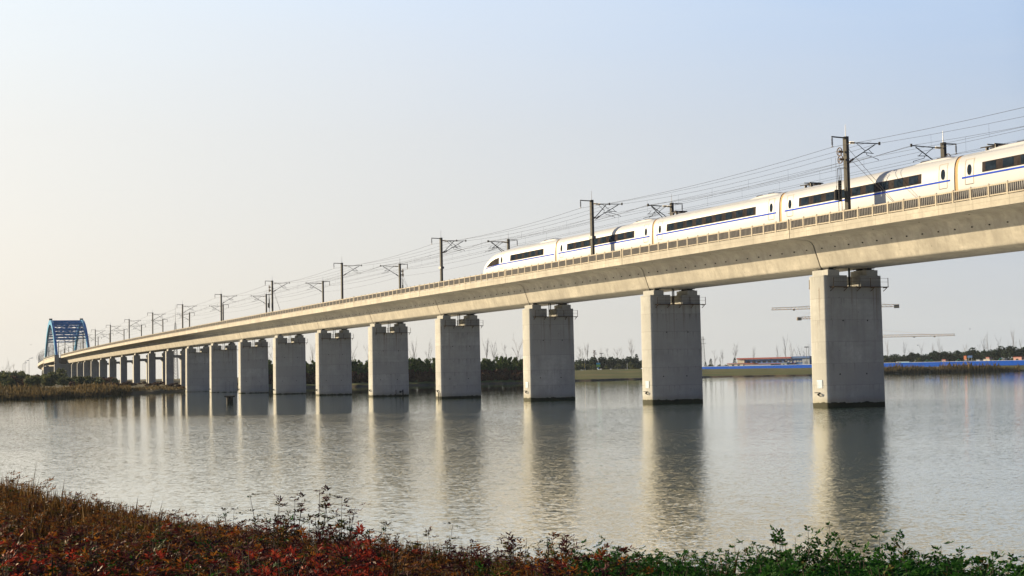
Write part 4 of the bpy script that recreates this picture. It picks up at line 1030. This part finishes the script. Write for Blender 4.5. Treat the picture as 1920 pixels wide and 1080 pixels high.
x, y, z = gpt(1319, 1050); m = MB(); lattice(m, 24, 1.6, .5, 12, .09); m.box(-2.4, 2.4, -.1, .1, 19, 19.2); m.box(-2., 2., -.1, .1, 22, 22.2); o = m.build('pylon', M['steel']); o.location = (x, y, z); tag(o, 'grey lattice pylon just right of the second lake pier', 'pylon')
x, y, z = gpt(1513, 960); m = MB(); m.tube((0, 0, -.3), (0, 0, 14), .16, 6, r2=.1)
for q in (-1, 0, 1): m.box(q*.9-.35, q*.9+.35, -.2, .2, 13.6, 14.3)
o = m.build('floodlight_mast', M['steel']); o.location = (x, y, z); tag(o, 'floodlight mast beside the largest pier above the hoarding', 'mast')
x, y, z = gpt(329.5, 1500); m = MB(); lattice(m, 40, 2.2, 1.1, 14, .22); lattice(m, 16, 1.1, .5, 7, .16, 40); m.tube((0, 0, 56), (0, 0, 74), .22, 5, r2=.08); m.box(-1.7, 1.7, -1.7, 1.7, 39.6, 40.6); m.box(-1.2, 1.2, -1.2, 1.2, 48, 48.6); o = m.build('radio_mast', M['steel']); o.location = (x, y, 3); tag(o, 'faint distant radio mast rising behind the viaduct', 'mast')
# tower cranes
def crane(px, D, zj, left, right, ang, lab):
    x, y, z = gpt(px, D); e = empty('tower_crane', (x, y, z), facing(px)+ang); H = zj-z
    m = MB(); lattice(m, H+2., .9, .9, max(6, int(H/2.2)), .12); m.build('tower', M['crane'], e)
    def jib(x0, x1, name):
        m = MB(); n = max(3, int(abs(x1-x0)/2.2)); h = 1.7
        for yy in (-.7, .7): m.tube((x0, yy, H), (x1, yy, H), .17, 4)
        m.tube((x0, 0, H+h), (x1, 0, H+h*.75), .17, 4)
        for i in range(n):
            a = x0+(x1-x0)*i/n; b = x0+(x1-x0)*(i+.5)/n; c_ = x0+(x1-x0)*(i+1)/n; zt = H+h*(1-.25*i/n)
            for yy in (-.7, .7): m.tube((a, yy, H), (b, 0, zt), .11, 3); m.tube((b, 0, zt), (c_, yy, H), .11, 3)
        m.build(name, M['crane'], e)
    L_, R_ = (left, right)
    jl, jr = ('jib', 'counter_jib') if abs(L_) > abs(R_) else ('counter_jib', 'jib')
    jib(0, L_, jl); jib(0, R_, jr)
    cw = L_ if abs(L_) < abs(R_) else R_; sg = 1 if cw > 0 else -1
    m = MB(); m.box(min(cw, cw-sg*3.), max(cw, cw-sg*3.), -.7, .7, H-.9, H+1.0); m.build('counterweight', M['crane_dk'], e)
    m = MB(); m.tube((0, 0, H+1.5), (0, 0, H+6.), .35, 4, r2=.15); m.tube((0, 0, H+5.8), (L_*.7, 0, H+1.4), .05, 3); m.tube((0, 0, H+5.8), (R_*.7, 0, H+1.4), .05, 3); m.build('apex', M['crane'], e)
    m = MB(); m.box(-.8, .8, -2.2, -.9, H-2.2, H-.3); m.build('cab', M['glass'], e)
    jd = L_ if abs(L_) > abs(R_) else R_
    for q in (.5, .75): m = MB(); m.box(jd*q-.6, jd*q+.6, -.6, .6, H-.7, H-.15); m.build('trolley', M['crane_dk'], e)
    tag(e, lab, 'tower crane')
crane(1620, 900, zpx(1620, 579.5, 900), -53.5, 21.5, .0, 'highest tower crane whose long jib passes behind the largest pier')
crane(1528, 1000, zpx(1515, 600, 1000), -11.5, 38, .35, 'tower crane showing only a counterweight tip left of the largest pier')
crane(1640, 1100, zpx(1660, 634, 1100), -16, 57, .05, 'lowest tower crane with its jib right of the largest pier')
# lamp posts on the left skyline, mooring pile, birds
for i, (px, H, lab) in enumerate(((43, 8.5, 'leftmost lamp post on the far left skyline'), (47, 9.5, 'lamp post in the middle of three on the left skyline'), (54.5, 10.5, 'tallest lamp post on the left skyline, beside the viaduct curve'))):
    x, y, z = gpt(px, 640); e = empty('lamp_post', (x, y, z)); m = MB(); m.tube((0, 0, -.3), (0, 0, H), .10, 6, r2=.06); m.tube((0, 0, H), (1.2, 0, H+.3), .05, 5); m.build('pole', M['steel'], e); m = MB(); m.box(.8, 1.7, -.15, .15, H+.22, H+.42); m.build('lamp_head', M['greyw'], e); tag(e, lab, 'lamp post')
x, y = spot(430.5, 236); e = empty('mooring_pile', (x, y, 0)); m = MB(); m.tube((0, 0, -2), (0, 0, .75), .52, 12); m.build('pile', M['hole'], e, 40); m = MB(); m.box(-.75, .75, -.6, .6, .75, .98); m.build('cap', M['hole'], e)
m = MB()
for q in (-.6, 0., .6): m.tube((q, 0, .98), (q, 0, 3.2), .018, 4)
m.build('marker_rod', M['steel'], e); tag(e, 'dark mooring pile with a flat cap standing in the lake', 'mooring pile')
def bird(px, y_, D, lab):
    x, yy = spot(px, D); m = MB(); m.add([(0, -.22, 0), (.05, 0, .04), (0, .25, 0), (-.05, 0, .04), (0, 0, -.05), (.42, -.03, .16), (.2, -.1, .12), (.2, .08, .12), (-.42, -.03, .16), (-.2, -.1, .12), (-.2, .08, .12)],
        [(0, 1, 4), (1, 2, 4), (2, 3, 4), (3, 0, 4), (0, 3, 1), (3, 2, 1), (1, 6, 5, 7), (3, 10, 8, 9), (1, 4, 6), (3, 9, 4)]); o = m.build('flying_bird', M['dsteel']); o.location = (x, yy, zpx(px, y_, D)); o.rotation_euler = (0, 0, .8); tag(o, lab, 'bird')
bird(58, 650, 380, 'tiny bird flying low in the sky at the far left'); bird(1722, 649, 380, 'tiny bird flying over the evergreen row right of the largest pier'); bird(1821, 620, 420, 'tiny bird flying higher in the sky at the right')

# ------------------------------------------------------------------ the near bank: red shrubs, dry grass, green shrubs
M['l_red'] = foliage('red_leaf', [(.09, .010, .009), (.20, .022, .016), (.34, .055, .03)], .3, .55, 3.)
M['l_dark'] = foliage('dark_purple_leaf', [(.022, .009, .011), (.05, .015, .017), (.10, .035, .036)], .2, .5, 3.)
M['l_orange'] = foliage('orange_leaf', [(.09, .03, .009), (.17, .058, .012), (.22, .10, .02)], .35, .55, 3.)
M['l_olive'] = foliage('olive_leaf', [(.02, .022, .008), (.045, .045, .012), (.09, .075, .016)], .3, .55, 3.)
M['l_green'] = foliage('green_leaf', [(.007, .032, .006), (.015, .064, .011), (.038, .112, .02)], .35, .55, 3.)
M['stem'] = plain('shrub_stem', (.05, .03, .022), .8)
M['dry'] = foliage('dry_grass_blade', [(.022, .016, .007), (.06, .036, .013), (.15, .085, .03)], .3, .6, .6)
def leaflets(rng, base, axis, n, L, ll, lw, droop=.3):
    """a spray of paired pointed leaflets along a thin axis"""
    axis = axis/np.linalg.norm(axis); side = np.cross(axis, [0, 0, 1.]); side /= (np.linalg.norm(side)+1e-6); upv = np.cross(side, axis); Q = []
    for i in range(n):
        u = .25+.75*(i//2)/max(1, (n-1)//2); p = base+axis*L*u+np.array([0, 0, -droop*L*u*u]); s = 1 if i % 2 else -1
        d = axis*rng.uniform(.5, 1.)+side*s*rng.uniform(.5, 1.1)+upv*rng.normal(.05, .3)
        if i == n-1: d = axis+rng.normal(0, .15, 3)
        d /= np.linalg.norm(d); wv = np.cross(d, upv+rng.normal(0, .35, 3)); wv /= (np.linalg.norm(wv)+1e-6); l = ll*rng.uniform(.7, 1.25); w_ = lw*rng.uniform(.8, 1.2)
        Q.append([p, p+d*l*.45+wv*w_/2, p+d*l+np.array([0, 0, -.12*l]), p+d*l*.45-wv*w_/2])
    return Q
def shrub_mesh(seed, mats, weights, H=.95, spread=.45, stems=13, sprays=5, nl=9, ll=.075, lw=.024, L=.2):
    rng = np.random.default_rng(seed); T = MB(); Q = []; mi = []
    for s_ in range(stems):
        a = rng.uniform(0, 6.28); lean = rng.uniform(.05, spread); h = H*rng.uniform(.65, 1.1)
        p0 = np.array([.08*math.cos(a), .08*math.sin(a), -.05]); p1 = np.array([lean*math.cos(a), lean*math.sin(a), h]); pm = (p0+p1)/2+np.array([0, 0, .06])
        T.tube(p0, pm, .009, 4, r2=.007, caps=False); T.tube(pm, p1, .007, 4, r2=.003, caps=False)
        for k in range(sprays):
            u = rng.uniform(.42, 1.) if k else 1.; b = pm+(p1-pm)*(2*u-1) if u > .5 else p0+(pm-p0)*2*u
            ax = np.array([math.cos(a+rng.normal(0, 1.3)), math.sin(a+rng.normal(0, 1.3)), rng.uniform(.1, 1.1)])
            q = leaflets(rng, b, ax, nl, L*rng.uniform(.7, 1.3), ll, lw); m_ = rng.choice(len(mats), p=weights); Q += q; mi += [m_]*len(q)
    Q = np.array(Q); V = Q.reshape(-1, 3); return T.mesh('shrub_stems', [M['stem']]), mesh_np('shrub_leaves', V, np.arange(len(V)).reshape(-1, 4), mats, mi)
RM = [M['l_red'], M['l_dark'], M['l_orange'], M['l_olive'], M['l_green']]
M['l_rust'] = foliage('rust_leaf', [(.05, .022, .010), (.10, .042, .014), (.17, .075, .022)], .35, .6, 3.)
FM_ = [M['l_rust'], M['l_dark'], M['l_olive'], M['l_orange']]
FINE = [shrub_mesh(120+i, FM_, w_, H=.62, spread=.5, stems=17, sprays=5, nl=9, ll=.052, lw=.015, L=.16) for i, w_ in enumerate(([.42, .32, .12, .14], [.34, .42, .14, .10], [.46, .22, .14, .18]))]
RED = [shrub_mesh(20+i, RM, w_) for i, w_ in enumerate(([.08, .44, .22, .20, .06], [.03, .62, .10, .18, .07], [.06, .24, .40, .24, .06], [.02, .36, .12, .28, .22]))]
BRIGHT = [shrub_mesh(40+i, RM, w_) for i, w_ in enumerate(([.62, .18, .12, .04, .04], [.5, .26, .16, .04, .04]))]
GREEN = [shrub_mesh(60+i, [M['l_green'], M['l_olive']], [.93, .07], H=.95, stems=15, sprays=8, nl=9, ll=.056, lw=.027, L=.15) for i in range(4)]
TALL = [shrub_mesh(80+i, [M['l_dark'], M['l_olive'], M['l_green']], [.5, .35, .15], H=1.45, spread=.5, stems=6, sprays=10, nl=7, ll=.085, lw=.03, L=.17) for i in range(3)]
GTALL = [shrub_mesh(90+i, [M['l_green'], M['l_olive']], [.9, .1], H=1.45, spread=.5, stems=6, sprays=13, nl=7, ll=.072, lw=.03, L=.14) for i in range(3)]
def put_shrub(kit, px, D, sc, name, lab, grp):
    x, y = spot(px, D); e = empty(name, (x, y, float(gz(x, y))), U(0, 6.28)); e.scale = (sc*U(.9, 1.1),)*2+(sc*U(.88, 1.1),)
    tm, lm = random.choice(kit); link('stem', tm, e); link('foliage', lm, e); return tag(e, lab, 'shrub', grp)
random.seed(21)
def scatter(px0, px1, D0, D1, step, ok):
    out = []; D = D0
    while D < D1:
        wd = step/D*FPX; px = px0+U(0, wd)
        while px < px1:
            q, dd = px+U(-.35, .35)*wd, D+U(-.35, .35)*step; x, y = spot(q, dd); d = float(near_d(np.array(x), np.array(y)))
            if ok(q, d, dd): out.append((q, dd, d))
            px += wd
        D += step*.85
    return out
red = scatter(-140, 1130, 13.2, 33, .60, lambda q, d, D: d > (4.6 if q > 260 else 5.6)+1.2*math.sin(q*.011) and d < 11.5 and (q < 780 or U(0, 1) < .6))
red = sorted(red, key=lambda t_: t_[1])[:295]
for q, D, d in red:
    br_ = D < 15.9 and (q < 120 or 480 < q < 700 or U(0, 1) < .10)
    if br_: put_shrub(BRIGHT, q, D, U(.75, .95), 'red_shrub', 'bright red-leaved shrub at the bottom edge of the near bank', 'bright red shrubs on the near bank')
    else: put_shrub(RED, q, D, U(.64, .92)*(1. if D < 18.5 else .80), 'dark_red_shrub', 'dark purple and orange leaved shrub on the near bank', 'dark red shrubs on the near bank')
fine = scatter(-70, 1190, 15, 46, .80, lambda q, d, D: .35 < d < 5.8)
for q, D, d in sorted(fine, key=lambda t_: t_[1])[:290]: put_shrub(FINE, q, D, U(.92, 1.2)*(.84+.66*float(smooth(24, 40, np.array(D)))), 'russet_shrub', 'low fine-leaved russet shrub in the hedge along the near shore', 'russet hedge shrubs on the near shore')
for q, D, sc in ((425, 22.5, .72), (500, 22, .8), (540, 21.8, .85), (585, 21.5, .9), (628, 21, .85), (655, 21.5, .7), (705, 20.8, .75), (820, 19.8, .85), (842, 19.6, .7), (872, 19.6, .7), (960, 19.4, .62), (5, 31, .8), (100, 29, .6)):
    put_shrub(TALL, q, D, sc*(.95 if 480 < q < 670 else .76), 'tall_shrub', 'thin dark shrub with leafy twigs standing above the dry grass', 'twiggy shrubs above the dry grass')
for q, D, d in scatter(1085, 2060, 12., 21, .39, lambda q, d, D: d > .1 and d < 8.2 and (q > 1250 or d < 6.)):
    put_shrub(GREEN, q, D, U(.8, 1.1)*(.70 if q < 1420 else .86), 'green_shrub', 'dark green leafy shrub at the lower right of the near bank', 'green shrubs at the lower right')
for q, D, sc in ((1045, 19.3, .75), (1100, 19., .7), (1140, 18.6, .8), (1215, 18, .8), (1270, 17.6, .62), (1300, 17.5, .72), (1365, 17, .85), (1470, 16.6, .7), (1510, 16.2, .86), (1545, 16, .85), (1590, 16, .72), (1640, 16, .85), (1725, 16, .9), (1752, 16, .8), (1820, 16, .72), (1870, 15.6, .8), (1905, 15.5, .8)):
    put_shrub(GTALL, q, D, sc*(.93 if q > 1420 else .8), 'tall_green_shrub', 'green shrub with tall twigs against the water at the lower right', 'tall green twigs at the lower right')
rng = np.random.default_rng(77); n = 100000
px = rng.uniform(-140, 1420, n); az = np.arctan2(px-960, FPX); D = rng.uniform(15, 46, n); gx_, gy_ = D*np.sin(az), D*np.cos(az); dd = near_d(gx_, gy_)
k = (dd > -.25) & (dd < 6.6-(px > 1000)*2.5+.8*np.sin(px*.013)); gx_, gy_, dd = gx_[k], gy_[k], dd[k]; n = len(gx_); gz_ = np.maximum(gz(gx_, gy_), 0)
h = rng.uniform(.3, .68, n)*np.clip(1.12-.05*np.abs(dd-1.5), .7, 1.2)*(.92+.12*np.sin(gx_*1.7)*np.sin(gy_*1.1)); tip = rng.random(n) > .985; h = (h+tip*rng.uniform(.05, .3, n))*(1+1.0*smooth(24, 40, np.hypot(gx_, gy_)))
a = rng.uniform(0, 6.28, n); ln = rng.normal(0, .12, (n, 2))*h[:, None]; wd = rng.uniform(.006, .013, n)
s2 = np.stack([np.cos(a), np.sin(a), 0*a], -1)*wd[:, None]; B = np.stack([gx_, gy_, gz_-.03], -1); T_ = B+np.concatenate([ln, h[:, None]], 1); Mi = B+np.concatenate([ln*.3, h[:, None]*.6], 1)
Q = np.stack([B-s2*.6, B+s2*.6, Mi+s2, T_, Mi-s2], 1)
o = link('dry_grass', mesh_np('dry_grass', Q.reshape(-1, 3), np.arange(n*5).reshape(-1, 5), [M['dry']])); tag(o, 'belt of dry brown grass along the near shore', 'grass', kind='stuff')

# ------------------------------------------------------------------ thin haze
if HAZE > 0:
    m = MB(); m.box(-2950, 2950, -2950, 2950, -5.5, 90)
    o = m.build('haze', [bpy.data.materials.new('haze')]); hm = o.data.materials[0]; hm.use_nodes = True; hn = hm.node_tree.nodes
    hn.remove(hn['Principled BSDF']); pv = hn.new('ShaderNodeVolumePrincipled'); pv.inputs['Density'].default_value = HAZE; pv.inputs['Color'].default_value = (.72, .87, 1., 1); pv.inputs['Anisotropy'].default_value = 0.
    hm.node_tree.links.new(pv.outputs[0], hn['Material Output'].inputs['Volume']); tag(o, 'thin bluish haze over the lake and both banks', 'haze', kind='stuff')
